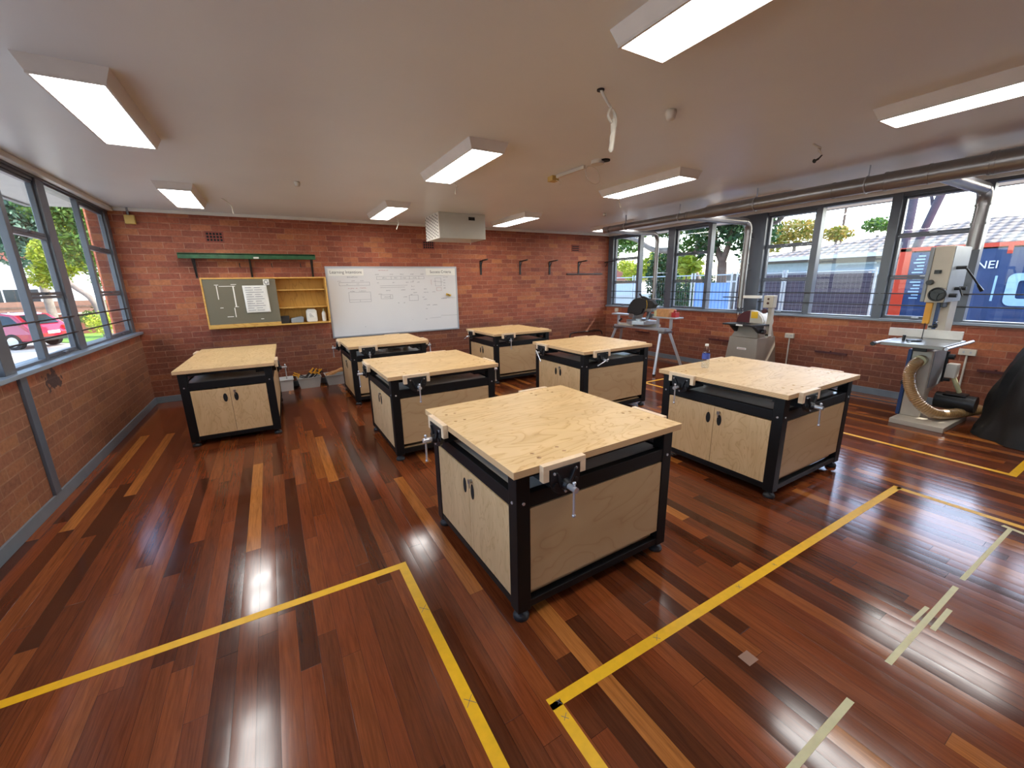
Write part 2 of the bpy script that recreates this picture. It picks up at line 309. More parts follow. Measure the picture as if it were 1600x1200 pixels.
# ------------------------------------------------------------------ mesh helper
class MB:
    def __init__(s): s.v = []; s.f = []; s.sm = []; s.mi = []; s.T = None; s.m = 0
    def add(s, vs, fs, smooth=False):
        n = len(s.v)
        for p in vs:
            p = Vector(p); s.v.append(s.T @ p if s.T else p)
        for f in fs: s.f.append([n+i for i in f]); s.sm.append(smooth); s.mi.append(s.m)
        return s
    def box(s, x0, x1, y0, y1, z0, z1):
        if x0 > x1: x0, x1 = x1, x0
        if y0 > y1: y0, y1 = y1, y0
        if z0 > z1: z0, z1 = z1, z0
        return s.add([(x0,y0,z0),(x1,y0,z0),(x1,y1,z0),(x0,y1,z0),(x0,y0,z1),(x1,y0,z1),(x1,y1,z1),(x0,y1,z1)],
                     [(0,3,2,1),(4,5,6,7),(0,1,5,4),(1,2,6,5),(2,3,7,6),(3,0,4,7)])
    def bar(s, p0, p1, wd, ht, up=(0, 0, 1)):
        p0, p1 = Vector(p0), Vector(p1); d = (p1-p0).normalized(); up = Vector(up)
        if abs(d.dot(up)) > .98: up = Vector((1, 0, 0))
        a = d.cross(up).normalized()*wd/2; b = a.cross(d).normalized()*ht/2
        v = [p+q for p in (p0, p1) for q in (-a-b, a-b, a+b, -a+b)]
        return s.add(v, [(3,2,1,0),(4,5,6,7),(0,1,5,4),(1,2,6,5),(2,3,7,6),(3,0,4,7)])
    def cyl(s, p0, p1, r0, r1=None, n=16, caps=True):
        if r1 is None: r1 = r0
        return s.tube([p0, p1], [r0, r1], n, caps)
    def tube(s, pts, r, n=10, caps=True):
        pts = [Vector(p) for p in pts]; k = len(pts)
        rs = r if isinstance(r, (list, tuple)) else [r]*k
        t0 = (pts[1]-pts[0]).normalized(); a = t0.orthogonal().normalized(); rings = []
        for i, p in enumerate(pts):
            t = (pts[min(i+1, k-1)]-pts[max(i-1, 0)]).normalized()
            a = (a - t*a.dot(t)).normalized(); b = t.cross(a)
            rings.append([p + a*rs[i]*math.cos(2*PI*j/n) + b*rs[i]*math.sin(2*PI*j/n) for j in range(n)])
        s.add([q for g in rings for q in g], [(i*n+j, i*n+(j+1) % n, (i+1)*n+(j+1) % n, (i+1)*n+j) for i in range(k-1) for j in range(n)], True)
        if caps:
            s.add(rings[0], [tuple(range(n))[::-1]]); s.add(rings[-1], [tuple(range(n))])
        return s
    def lathe(s, prof, c=(0, 0, 0), n=20):
        """prof: (radius, z) pairs turned about z"""
        c = Vector(c); v = []; f = []; k = len(prof)
        for (r, z) in prof: v += [c+Vector((max(r, 1e-5)*math.cos(2*PI*j/n), max(r, 1e-5)*math.sin(2*PI*j/n), z)) for j in range(n)]
        f = [(i*n+j, i*n+(j+1) % n, (i+1)*n+(j+1) % n, (i+1)*n+j) for i in range(k-1) for j in range(n)]
        return s.add(v, f, True)
    def prism(s, poly, axis, t0, t1):
        """poly: 2-D outline extruded along axis ('x': poly=(y,z); 'y': (x,z); 'z': (x,y))"""
        def P(a, b, t): return {'x': (t, a, b), 'y': (a, t, b), 'z': (a, b, t)}[axis]
        n = len(poly); v = [P(a, b, t0) for a, b in poly]+[P(a, b, t1) for a, b in poly]
        return s.add(v, [tuple(range(n))[::-1], tuple(range(n, 2*n))]+[(i, (i+1) % n, n+(i+1) % n, n+i) for i in range(n)])
    def build(s, name, mat, parent=None, bevel=0, loc=None):
        me = bpy.data.meshes.new(name); me.from_pydata([tuple(v) for v in s.v], [], s.f)
        for m in (mat if isinstance(mat, list) else [mat]): me.materials.append(m)
        me.polygons.foreach_set('use_smooth', s.sm); me.polygons.foreach_set('material_index', s.mi)
        bm = bmesh.new(); bm.from_mesh(me); bmesh.ops.recalc_face_normals(bm, faces=bm.faces); bm.to_mesh(me); bm.free()
        me.update(); o = bpy.data.objects.new(name, me); C.objects.link(o)
        if parent: o.parent = parent
        if loc: o.location = loc
        if bevel:
            b = o.modifiers.new('bevel', 'BEVEL'); b.width = bevel; b.segments = 2; b.limit_method = 'ANGLE'; b.angle_limit = math.radians(50)
        return o
def tag(o, label=None, cat=None, group=None, kind=None):
    for k, v in (('label', label), ('category', cat), ('group', group), ('kind', kind)):
        if v: o[k] = v
    return o
def empty(name, loc=(0, 0, 0), rz=0, label=None, cat=None, group=None, kind=None):
    o = bpy.data.objects.new(name, None); C.objects.link(o); o.location = loc; o.rotation_euler = (0, 0, rz)
    o.empty_display_size = .1
    return tag(o, label, cat, group, kind)
def copy_tree(o, parent=None):
    c = o.copy(); C.objects.link(c); c.parent = parent
    for ch in list(o.children): copy_tree(ch, c)
    return c
def bez(pts, n=8):
    """Catmull-Rom through points"""
    P = [Vector(p) for p in pts]; P = [P[0]*2-P[1]]+P+[P[-1]*2-P[-2]]; out = []
    for i in range(1, len(P)-2):
        for k in range(n):
            t = k/n; a, b, c, d = P[i-1:i+3]
            out.append(.5*((2*b)+(-a+c)*t+(2*a-5*b+4*c-d)*t*t+(-a+3*b-3*c+d)*t**3))
    return out+[P[-2]]
def text(name, body, mat, size, loc, rot, parent, width=None, extrude=.0006):
    cu = bpy.data.curves.new(name, 'FONT'); cu.body = body; cu.size = size; cu.extrude = extrude
    t = bpy.data.objects.new(name+'_tmp', cu); C.objects.link(t)
    bpy.context.view_layer.update()
    me = bpy.data.meshes.new_from_object(t.evaluated_get(bpy.context.evaluated_depsgraph_get())); bpy.data.objects.remove(t)
    me.materials.clear(); me.materials.append(mat)
    o = bpy.data.objects.new(name, me); C.objects.link(o)
    if width:
        x = max(v.co.x for v in me.vertices); k = width/x
        for v in me.vertices: v.co.x *= k
    o.parent = parent; o.location = loc; o.rotation_euler = rot; return o

# ------------------------------------------------------------------ room shell
def struct(o): o['kind'] = 'structure'; return o
struct(MB().box(-.2, W+.2, Y0-.2, D+.2, -.12, 0).build('floor', M['floor']))
struct(MB().box(-.2, W+.2, Y0-.2, D+.2, H, H+.12).build('ceiling', M['ceil']))
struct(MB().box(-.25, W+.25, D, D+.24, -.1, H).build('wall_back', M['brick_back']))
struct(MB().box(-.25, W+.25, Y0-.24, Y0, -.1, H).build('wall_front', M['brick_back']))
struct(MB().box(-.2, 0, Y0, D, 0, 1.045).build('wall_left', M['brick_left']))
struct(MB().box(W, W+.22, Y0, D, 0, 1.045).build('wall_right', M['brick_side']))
# sills
struct(MB().box(-.24, .045, Y0, D, 1.045, 1.078).build('trim_1', M['greyl'], bevel=.004))
struct(MB().box(W-.03, W+.24, Y0, D, 1.045, 1.078).build('trim_2', M['greyl'], bevel=.004))
# head beams over the windows and cornice strips
struct(MB().box(-.2, -.03, Y0, D, 2.682, H).build('trim_3', M['grey']))
struct(MB().box(W+.03, W+.2, Y0, D, 2.682, H).build('trim_4', M['grey']))
struct(MB().box(-.03, .03, Y0, D, 2.70, H).build('trim_5', M['cornice'], bevel=.006))
struct(MB().box(W-.03, W+.03, Y0, D, 2.70, H).build('trim_6', M['cornice'], bevel=.006))
struct(MB().box(.03, W-.03, D-.035, D, 2.705, H).build('trim_7', M['cornice'], bevel=.006))
struct(MB().box(0, .018, Y0, D, 0, .095).build('baseboard_left', M['skirt'], bevel=.003))
struct(MB().box(W-.018, W, Y0, D, 0, .095).build('baseboard_right', M['skirt'], bevel=.003))
struct(MB().box(.018, W-.018, D-.018, D, 0, .095).build('baseboard_back', M['skirt'], bevel=.003))
# grey cover strip on the left dado
struct(MB().box(0, .022, 4.165, 4.262, .095, 1.045).build('trim_8', M['grey'], bevel=.003))

# ------------------------------------------------------------------ windows
WN = [0]
def window(side, yc1, yc0, yp1, yp0):
    """one unit: casement stack yc0..yc1 (three panes) and one tall fixed pane yp0..yp1"""
    WN[0] += 1
    root = empty('window_%d' % WN[0], kind='structure')
    if side < 0: X0, X1, g = -.10, -.05, -.085
    else: X0, X1, g = W+.03, W+.15, W+.10
    zb, zt = 1.078, 2.682
    f = MB()
    f.box(X0, X1, yp1, yc0, zb, zt)                                   # mullion between the two halves
    f.box(X0, X1, yp0, yp1, zb, zb+.02); f.box(X0, X1, yp0, yp1, zt-.02, zt)
    f.box(X0, X1, yc0, yc1, zt-.03, zt); f.box(X0, X1, yc0, yc1, zb, zb+.012)
    f.build('window_frame', M['grey'], root, bevel=.003)
    levels = [zb+.012, 1.625, 2.16, zt-.03]
    for k in range(3):
        a, b = levels[k]+.002, levels[k+1]-.002
        s = MB(); q = .032; xs0, xs1 = (g-.012, g+.025) if side < 0 else (g-.025, g+.03)
        s.box(xs0, xs1, yc0+.002, yc0+q, a, b); s.box(xs0, xs1, yc1-q, yc1-.002, a, b)
        s.box(xs0, xs1, yc0+q, yc1-q, a, a+.028); s.box(xs0, xs1, yc0+q, yc1-q, b-.026, b)
        so = s.build('window_sash', M['grey'], root, bevel=.002)
        MB().box(g-.002, g+.002, yc0+q, yc1-q, a+.028, b-.026).build('window_pane', M['glass'], so)
        xin = X1 if side < 0 else X0
        MB().box(xin-.012, xin+.012, (yc0+yc1)/2-.035, (yc0+yc1)/2+.035, a+.006, a+.02).build('window_catch', M['steel'], so)
    MB().box(g-.002, g+.002, yp0, yp1, zb+.02, zt-.02).build('window_pane', M['glass'], root)
    xin = (X1+.012) if side < 0 else (X0-.012)
    for z in (1.262, 1.415):
        MB().cyl((xin, yp0-.04, z), (xin, yc1+.04, z), .0075, n=8).build('security_bar', M['darksteel'], root)
for a in [(7.45, 6.69, 6.62, 5.86), (5.70, 4.955, 4.885, 4.22), (3.88, 3.17, 3.09, 2.285), (2.18, 1.46, 1.38, .62), (.50, -.24, -.32, -1.0), (-1.12, -1.86, -1.94, -2.5)]: window(1, *a)
for a in [(7.47, 6.65, 6.59, 5.75), (5.58, 4.92, 4.85, 4.22), (4.06, 3.36, 3.28, 2.5), (2.34, 1.62, 1.54, .8), (.66, -.1, -.18, -.9), (-1.05, -1.8, -1.88, -2.5)]: window(-1, *a)
TN = [8]
def post(x0, x1, y0, y1):
    TN[0] += 1
    struct(MB().box(x0, x1, y0, y1, 1.078, 2.7).build('trim_%d' % TN[0], M['grey'], bevel=.004))
for y0, y1 in [(7.45, D), (5.70, 5.86), (2.18, 2.285), (.50, .62), (-1.12, -1.0), (Y0, -2.5)]: post(W+.012, W+.17, y0, y1)
post(W-.01, W+.18, 3.88, 4.22)
for y0, y1 in [(7.47, D), (5.58, 5.75), (2.34, 2.5), (.66, .8), (-1.05, -.9), (Y0, -2.5)]: post(-.11, -.035, y0, y1)
post(-.12, .0, 4.06, 4.22)

# ------------------------------------------------------------------ ceiling lights
def make_light():
    root = empty('ceiling_light', cat='ceiling light', group='wedge sided fluorescent ceiling lights')
    L, T, l, t, h = .6, .175, .562, .135, .065
    b = MB(); b.add([(-T,-L,0),(T,-L,0),(T,L,0),(-T,L,0),(-t-.012,-l-.012,-h),(t+.012,-l-.012,-h),(t+.012,l+.012,-h),(-t-.012,l+.012,-h)],
                    [(0,1,2,3),(0,4,5,1),(1,5,6,2),(2,6,7,3),(3,7,4,0),(4,7,6,5)])
    b.build('lamp_housing', M['lampbody'], root)
    MB().box(-t, t, -l, l, -h-.008, -h+.001).build('diffuser', M['lamp'], root)
    r = MB()
    for x in (-t-.012, t): r.box(x, x+.012, -l-.012, l+.012, -h-.012, -h)
    for y in (-l-.012, l): r.box(-t, t, y, y+.012, -h-.012, -h)
    r.build('diffuser_frame', M['lampbody'], root)
    return root
lights = [(.97, 3.50, 'near the left windows, above the open floor'), (.975, 6.20, 'beside the left windows, nearest the brick back wall on that side'),
    (3.35, 3.58, 'in front of the boxed heater, middle of its row'), (3.36, 6.27, 'left of the boxed heater'),
    (5.54, 6.28, 'right of the boxed heater'), (5.59, 3.42, 'in the middle of the ceiling, behind the looped cable'),
    (3.35, .86, 'cut by the top edge of the photo'), (5.58, .68, 'cut by the right edge of the photo above the duct'),
    (7.85, 6.2, 'half hidden behind the end of the metal duct'), (7.85, 3.5, 'hidden behind the duct above the disc sander'),
    (.97, .85, 'over the left wall, behind the camera'), (7.85, .75, 'above the bandsaw, out of the picture')]
L0 = make_light()
for i, (x, y, s) in enumerate(lights):
    o = L0 if i == 0 else copy_tree(L0)
    o.location = (x, y, H); o['label'] = 'white ceiling light '+s

# boxed unit hanging from the ceiling
hb = empty('ceiling_heater', (4.53, 6.52, H), label='grey box with perforated end hanging below the ceiling by the whiteboard', cat='heater')
MB().box(-.40, .40, -.31, .31, -.385, 0).build('casing', M['casing'], hb, bevel=.006)
g = MB(); g.box(-.412, -.40, -.31, .31, -.385, 0); g.m = 1
for i in range(9):
    for j in range(7):
        y = -.27+i*.0675; z = -.35+j*.05 + (.012 if i % 2 else -.012)
        g.bar((-.4135, y, z), (-.4135, y+.024, z+.022), .004, .012)
g.build('perforated_end_plate', [M['white'], M['darksteel']], hb)
MB().box(.10, .21, -.316, -.31, -.10, -.05).build('control_window', M['slot'], hb)
MB().cyl((.17, -.2, -.385), (.17, -.2, -.46), .004, n=6).build('pull_cord', M['plastic'], hb)

# cables, detectors and junction boxes on the ceiling
def cable(name, pts, r, mat, label, cat='cable', group=None):
    o = MB().tube(bez(pts), r, 8).build(name, mat); return tag(o, label, cat, group)
c = empty('hanging_cable', (3.54, 1.92, H), label='thick white cable tied in a loop hanging from the ceiling', cat='cable')
MB().tube(bez([(0, 0, 0), (.03, -.02, -.06), (.075, -.04, -.13), (.05, -.05, -.18), (.02, -.05, -.15), (.04, -.05, -.11), (.075, -.05, -.14), (.07, -.06, -.2), (.04, -.06, -.26), (.035, -.07, -.34)]), .008, 8).build('cord', M['plastic'], c)
MB().tube(bez([(.065, -.045, -.165), (.055, -.06, -.24), (.03, -.07, -.35)]), [.016]*8+[.014]*8+[.006], 8).build('wrapped_end', M['plastic'], c)
MB().cyl((0, 0, 0), (0, 0, -.008), .022, n=12).build('grommet', M['darksteel'], c)
c = empty('wiring_conduit', (4.5, 3.1, H), label='white conduit with coiled wire and junction box fixed to the ceiling', cat='conduit')
MB().bar((-.02, .52, -.018), (.0, .1, -.018), .03, .03).build('trunking', M['plastic'], c)
MB().box(-.06, .03, .55, .64, -.05, 0).build('junction_box', M['brass'], c, bevel=.004)
MB().cyl((.02, -.06, 0), (.02, -.06, -.03), .06, n=20).build('ceiling_rose', M['plastic'], c)
MB().cyl((.06, -.12, 0), (.06, -.12, -.012), .045, n=16).build('ceiling_hole', M['slot'], c)
MB().tube([(-.0+.085*math.sin(a), -.02+.03*math.cos(a), -.115+.085*math.cos(a)) for a in [k*2*PI/28 for k in range(29)]], .0035, 6).build('wire_coil', M['plastic'], c)
MB().tube(bez([(-.01, .56, -.04), (.0, .5, -.07), (.0, .5, -.1)]), .004, 6).build('wire_tail', M['plastic'], c)
o = MB().lathe([(0, 0), (.034, 0), (.038, -.02), (.028, -.052), (.022, -.058), (0, -.058)], (4.17, 1.93, H)).build('smoke_detector', M['plastic']); tag(o, 'small round white detector on the ceiling right of the looped cable', 'detector')
o = MB().lathe([(0, 0), (.026, 0), (.03, -.02), (.022, -.045), (0, -.046)], (2.11, 5.07, H)).build('smoke_detector', M['plastic']); tag(o, 'tiny white detector on the ceiling between the two left rows of lights', 'detector')
o = MB().lathe([(0, 0), (.026, 0), (.03, -.02), (.022, -.045), (0, -.046)], (6.70, 5.3, H)).build('smoke_detector', M['plastic']); tag(o, 'tiny white detector on the ceiling near the far end of the duct', 'detector')
for nm, (x, y), pts, lb in [
    ('hanging_cable', (3.62, 4.36), [(0,0,0),(.02,-.01,-.03),(.03,-.02,-.05),(.01,-.02,-.07),(.0,-.02,-.13)], 'short white cable end hanging beside the middle ceiling light'),
    ('hanging_cable', (3.63, 6.93), [(0,0,0),(.05,-.01,-.04),(.06,-.01,-.1),(.02,-.01,-.2)], 'white cable end hanging in front of the cornice left of the heater box'),
    ('hanging_cable', (1.34, 6.38), [(0,0,0),(.03,-.01,-.02),(.09,-.01,-.08),(.10,-.01,-.17)], 'white cable hanging near the light by the left windows'),
    ('hanging_cable', (5.90, 6.35), [(0,0,0),(-.01,-.01,-.03),(-.04,-.01,-.08)], 'short white cable end right of the heater box'),
    ('hanging_cable', (5.93, 4.2), [(0,0,0),(.0,-.01,-.05),(.03,-.01,-.1),(.04,-.01,-.13)], 'short white cable hanging beyond the far end of the mid ceiling light')]:
    o = MB().tube(bez(pts), .007, 8).build(nm, M['plastic'], loc=(x, y, H)); tag(o, lb, 'cable')
c = empty('hanging_cable', (5.85, 1.84, H), label='knotted white cable with black plug hanging near the right windows', cat='cable')
MB().tube(bez([(0,0,0),(.03,-.02,-.02),(.07,-.03,-.03),(.06,-.03,-.06),(.04,-.03,-.04),(.07,-.05,-.09)]), .007, 8).build('cord', M['plastic'], c)
MB().tube(bez([(.07,-.05,-.09),(.04,-.04,-.12),(.0,-.03,-.14)]), [.006]*8+[.009]*8+[.018], 8).build('plug', M['rubber'], c)

# ------------------------------------------------------------------ extraction duct
dx, dz = 7.17, 2.565
d = empty('extraction_duct', (dx, 3, dz), label='long round galvanised dust extraction duct under the ceiling by the right windows', cat='duct')
d.location = (0, 0, 0)
def seg(y0, y1, r0, r1=None, n=28): return MB().cyl((dx, y0, dz), (dx, y1, dz), r0, r1, n)
seg(-2.55, 1.05, .092).build('duct_section', M['zinc'], d); seg(1.05, 1.75, .086).build('duct_section', M['zinc'], d)
seg(1.75, 3.72, .078).build('duct_section', M['zinc'], d); seg(3.72, 4.02, .072, .055).build('duct_reducer', M['zinc'], d)
seg(4.02, 5.72, .052).build('duct_section', M['zinc'], d); seg(5.70, 5.80, .055).build('end_cap', M['zinc'], d)
for y, r in [(1.05, .096), (1.02, .096), (1.43, .091), (1.75, .089), (2.2, .082), (3.72, .079), (4.02, .06), (4.06, .06), (3.04, .082), (5.66, .058)]:
    seg(y-.008, y+.008, r).build('joint_ring', M['zinc'], d)
for y in (.3, 1.906, 3.042, 4.182, 5.276):
    b = MB(); b.box(dx-.012, dx+.012, y-.002, y+.002, dz+.05, H)
    b.tube([(dx+(.083 if y < 4 else .057)*math.sin(a), y, dz+(.083 if y < 4 else .057)*math.cos(a)) for a in [k*2*PI/24 for k in range(25)]], .006, 6)
    b.build('hanger_strap', M['alu'], d)
def drop(name, y, xw, zend, r, lab, x0=dx+.04, z=2.52):
    e = empty('drop_pipe'); e.parent = d; e['label'] = lab
    run = [(x0, y, z), (xw-.14, y, z)]
    MB().tube(run, r, 20).build('horizontal_run', M['zinc'], e)
    arc = [(xw-.14+.14*math.sin(a), y, z-.14+.14*math.cos(a)) for a in [k*PI/16 for k in range(9)]]
    MB().tube(arc, r*1.06, 20).build('elbow', M['zinc'], e)
    MB().tube([(xw, y, z-.14), (xw, y, zend)], r, 20).build('vertical_pipe', M['zinc'], e)
    for zz in (z-.16, 1.9 if zend < 1.7 else 2.2):
        MB().cyl((xw, y, zz-.012), (xw, y, zz+.012), r*1.12, n=20).build('joint_ring', M['zinc'], e)
        MB().bar((xw+r, y, zz-.1), (W+.012, y, zz-.1), .02, .012).build('wall_bracket', M['alu'], e)
    return e
e = drop('extraction_pipe', 5.82, 8.62, 1.17, .04, 'thin galvanised drop pipe at the far window behind the mitre saw', z=2.56)
MB().box(8.55, 8.60, 5.62, 5.80, 1.27, 1.285).build('blast_gate', M['alu'], e)
e = drop('extraction_pipe', 4.06, 8.78, 1.16, .055, 'galvanised drop pipe bending down behind the disc sander', z=2.565)
MB().box(8.72, 8.84, 4.06, 4.36, 1.33, 1.345).build('blast_gate', M['darksteel'], e)
MB().box(8.74, 8.82, 3.72, 4.0, 1.325, 1.37).build('gate_slide', M['white'], e)
MB().tube([(8.78, 4.06, 1.16), (8.72, 4.0, 1.02), (8.58, 3.85, .93)], .062, 16).build('clear_hose', M['clear'], e)
e = drop('extraction_pipe', 1.38, 8.72, 1.92, .062, 'wide galvanised drop pipe coming down behind the bandsaw', z=2.56)

# ------------------------------------------------------------------ workbenches
ZT = .843
def make_vise():
    """local: bench edge along x, outward is -y, z=0 at table top"""
    v = empty('vise')
    j = MB(); j.box(-.125, .125, -.032, 0, -.022, .004); j.box(-.125, -.092, -.032, 0, -.078, -.022); j.box(.092, .125, -.032, 0, -.078, -.022)
    j.box(-.092, .092, -.012, 0, -.078, -.022)
    j.build('wooden_jaw', M['jaw'], v, bevel=.0015)
    poly = [(-.088, -.024), (-.088, -.095)]+[(.078*math.cos(a), -.10+.06*math.sin(a)) for a in [PI+k*PI/12 for k in range(1, 12)]]+[(.088, -.095), (.088, -.024)]
    m = MB(); m.prism(poly, 'y', -.034, -.014)
    m.prism([(-.06, -.04), (-.03, -.12), (.03, -.12), (.06, -.04), (.05, -.04), (.018, -.10), (-.018, -.10), (-.05, -.04)], 'y', -.046, -.034)
    m.cyl((0, -.034, -.112), (0, -.062, -.112), .03, .022, 18)
    for x in (-.06, .06): m.cyl((x, -.034, -.105), (x, -.042, -.105), .014, n=12)
    m.box(-.07, .07, -.004, .2, -.125, -.045)
    m.build('vise_body', M['iron'], v, bevel=.002)
    s = MB(); s.cyl((0, -.06, -.112), (0, -.115, -.112), .0145, n=16)
    s.build('screw', M['chrome'], v)
    for x, z in ((-.065, -.045), (.065, -.045), (0, -.148)): MB().cyl((x, -.034, z), (x, -.039, z), .007, n=10).build('bolt', M['chrome'], v)
    h = MB(); h.cyl((0, -.098, .03-.112), (0, -.098, -.135-.112), .0062, n=10)
    h.lathe([(0, .009), (.008, .006), (.0095, 0), (.008, -.006), (0, -.009)], (0, -.098, .03-.112), 10); h.lathe([(0, .009), (.008, .006), (.0095, 0), (.008, -.006), (0, -.009)], (0, -.098, -.135-.112), 10)
    h.build('handle_bar', M['chrome'], v)
    return v
VISE = make_vise()
FIRSTV = [True]
def place_vise(parent, x, y, rz, tilt):
    if FIRSTV[0]: v = VISE; FIRSTV[0] = False; v.parent = parent
    else: v = copy_tree(VISE, parent)
    v.location = (x, y, ZT); v.rotation_euler = (0, 0, rz)
    for ch in v.children:
        if ch.name.startswith('handle_bar') and tilt:
            # turn the tommy bar about the screw axis
            ch.matrix_local = Matrix.Translation((0, 0, -.112)) @ Matrix.Rotation(tilt, 4, 'Y') @ Matrix.Translation((0, 0, .112))
def tabletop_mesh(lx, ly, holes, parent):
    o = MB().box(-lx/2, lx/2, -ly/2, ly/2, ZT-.036, ZT).build('tabletop', M['ply'], parent)
    cut = MB()
    for (x, y) in holes: cut.cyl((x, y, ZT-.025), (x, y, ZT+.02), .0105, n=12)
    c_ = cut.build('cutter', M['slot']); md = o.modifiers.new('holes', 'BOOLEAN'); md.object = c_; md.operation = 'DIFFERENCE'; md.solver = 'EXACT'
    bpy.context.view_layer.update()
    me = bpy.data.meshes.new_from_object(o.evaluated_get(bpy.context.evaluated_depsgraph_get()))
    o.modifiers.clear(); o.data = me; bpy.data.objects.remove(c_)
    b = o.modifiers.new('bevel', 'BEVEL'); b.width = .0018; b.segments = 1; b.limit_method = 'ANGLE'; b.angle_limit = math.radians(80)
    return o
def vise_spots(lx, ly, which):
    s = []
    a, b = lx/2, ly/2
    if 'f' in which: s.append((-.31, -b, 0))
    if 'l' in which: s.append((-a, .30, -PI/2))
    if 'b' in which: s.append((.31, b, PI))
    if 'r' in which: s.append((a, -.31, PI/2))
    return s
def make_bench(lx, ly, spots, tilts):
    root = empty('workbench', cat='workbench', group='plywood topped steel framed workbenches')
    holes = []
    for (x, y, rz) in spots:
        R = Matrix.Rotation(rz, 3, 'Z')
        for hx in (-.075, .075):
            for hy in (.073, .132):
                p = R @ Vector((hx, hy, 0)); holes.append((x+p.x, y+p.y))
    tabletop_mesh(lx, ly, holes, root)
    ex, ey, t = lx/2-.032, ly/2-.032, .075       # outer faces of the legs
    for sx in (-1, 1):
        for sy in (-1, 1):
            x, y = sx*(ex-t/2), sy*(ey-t/2)
            l = MB().box(x-t/2, x+t/2, y-t/2, y+t/2, .055, ZT-.037).build('leg', M['black'], root, bevel=.003)
            f = MB(); f.lathe([(0, 0), (.040, 0), (.042, .012), (.036, .028), (.012, .034), (.012, .056)], (x, y, 0), 18); f.build('foot', M['rubber'], l)
            MB().cyl((x, y+sy*(t/2), .655), (x, y+sy*(t/2+.004), .655), .008, n=10).build('bolt', M['chrome'], l); MB().cyl((x+sx*t/2, y, .655), (x+sx*(t/2+.004), y, .655), .008, n=10).build('bolt', M['chrome'], l)
    for z0, z1, i0, i1, nm in ((.622, .697, .004, .044, 'middle_rail'), (.065, .105, .004, .044, 'bottom_rail'), (ZT-.07, ZT-.037, .012, .05, 'top_rail')):
        for s_ in (-1, 1):
            MB().box(-ex+t, ex-t, s_*(ey-i0), s_*(ey-i1), z0, z1).build(nm, M['black'], root, bevel=.002)
            MB().box(s_*(ex-i0), s_*(ex-i1), -ey+t, ey-t, z0, z1).build(nm, M['black'], root, bevel=.002)
    MB().box(-ex+.05, ex-.05, -ey+.05, ey-.05, .672, .686).build('shelf', M['shelf'], root)
    for sy in (-1, 1): MB().box(-ex+t+.002, ex-t-.002, sy*(ey-.004), sy*(ey-.022), .16, .615).build('side_panel', M['plyside'], root)
    MB().box(ex-.004, ex-.022, -ey+t+.002, ey-t-.002, .16, .615).build('side_panel', M['plyside'], root)
    MB().box(-ex+.05, ex-.05, -ey+.05, ey-.05, .10, .118).build('cabinet_base', M['plyside'], root)
    for s_ in (-1, 1):
        y0, y1 = (s_*.0015, s_*(ey-t-.004))
        dd = MB().box(-ex+.004, -ex+.022, y0, y1, .113, .612).build('door', M['plydoor'], root, bevel=.001)
        yc = s_*.05; hn = MB()
        hn.prism([(yc+.020*math.cos(a), .505+.047*math.sin(a)) for a in [k*2*PI/20 for k in range(20)]], 'x', -ex+.0015, -ex+.006)
        hn.build('finger_hole', M['slot'], dd)
    lk = MB(); lk.cyl((-ex+.004, -.045, .572), (-ex-.012, -.045, .572), .011, n=12); lk.box(-ex-.016, -ex-.012, -.056, -.034, .556, .584); lk.cyl((-ex-.012, -.040, .566), (-ex-.012, -.046, .53), .003, n=6)
    lk.build('lock', M['lock'], root)
    for (x, y, rz), tl in zip(spots, tilts): place_vise(root, x, y, rz, tl)
    return root
sp4 = vise_spots(1.145, 1.13, 'flbr')
BN = [((3.063, 1.816), .018, [0, .05, 0, .1], 'large square plywood workbench nearest the camera, with four vises'),
      ((5.325, 1.800), .004, [-.1, 0, .1, 1.45], 'square plywood workbench carrying the plastic water bottle'),
      ((3.077, 4.062), .002, [0, -.15, 0, 0], 'square plywood workbench right behind the nearest one, on its left side'),
      ((3.097, 6.300), -.008, [0, 0, 0, .2], 'square plywood workbench standing against the left end of the whiteboard'),
      ((5.350, 6.276), -.008, [0, 1.2, 0, 0], 'square plywood workbench furthest back under the bare wall brackets'),
      ((5.381, 4.060), -.010, [1.2, -.7, 0, 0], 'square plywood workbench between the bottle bench and the far back one')]
b0 = make_bench(1.145, 1.13, sp4, [0, 0, 0, 0])
for i, ((x, y), rz, tl, lb) in enumerate(BN):
    o = b0 if i == 0 else copy_tree(b0)
    o.location = (x, y, 0); o.rotation_euler = (0, 0, rz); o['label'] = lb
    k = 0
    for ch in o.children:
        if ch.name.startswith('vise'):
            for c2 in ch.children:
                if c2.name.startswith('handle_bar'): c2.matrix_local = Matrix.Translation((0, 0, -.112)) @ Matrix.Rotation(tl[k % 4], 4, 'Y') @ Matrix.Translation((0, 0, .112))
            k += 1
sp2 = [(-.89+.28, -.455, 0), (.60, .455, PI)]
b3 = make_bench(1.78, .91, sp2, [0, 0]); b3.location = (1.2, 5.94, 0); b3.rotation_euler = (0, 0, PI/2-.03)
b3['label'] = 'narrow plywood workbench standing alone by the left windows, doors facing front'

# water bottle on the right bench
b = empty('water_bottle', (5.14, 2.16, ZT), label='clear plastic water bottle with blue label on the right workbench', cat='bottle')
MB().lathe([(0, .001), (.030, .001), (.034, .01), (.034, .05), (.031, .055), (.034, .06), (.034, .14), (.030, .165), (.016, .195), (.0135, .2), (.0135, .212)], n=24).build('bottle_body', M['clear'], b)
MB().lathe([(.0346, .085), (.0346, .135)], n=24).build('bottle_label', M['label_blue'], b)
MB().lathe([(0, .224), (.015, .224), (.016, .205), (.0136, .204)], n=16).build('bottle_cap', M['white'], b)

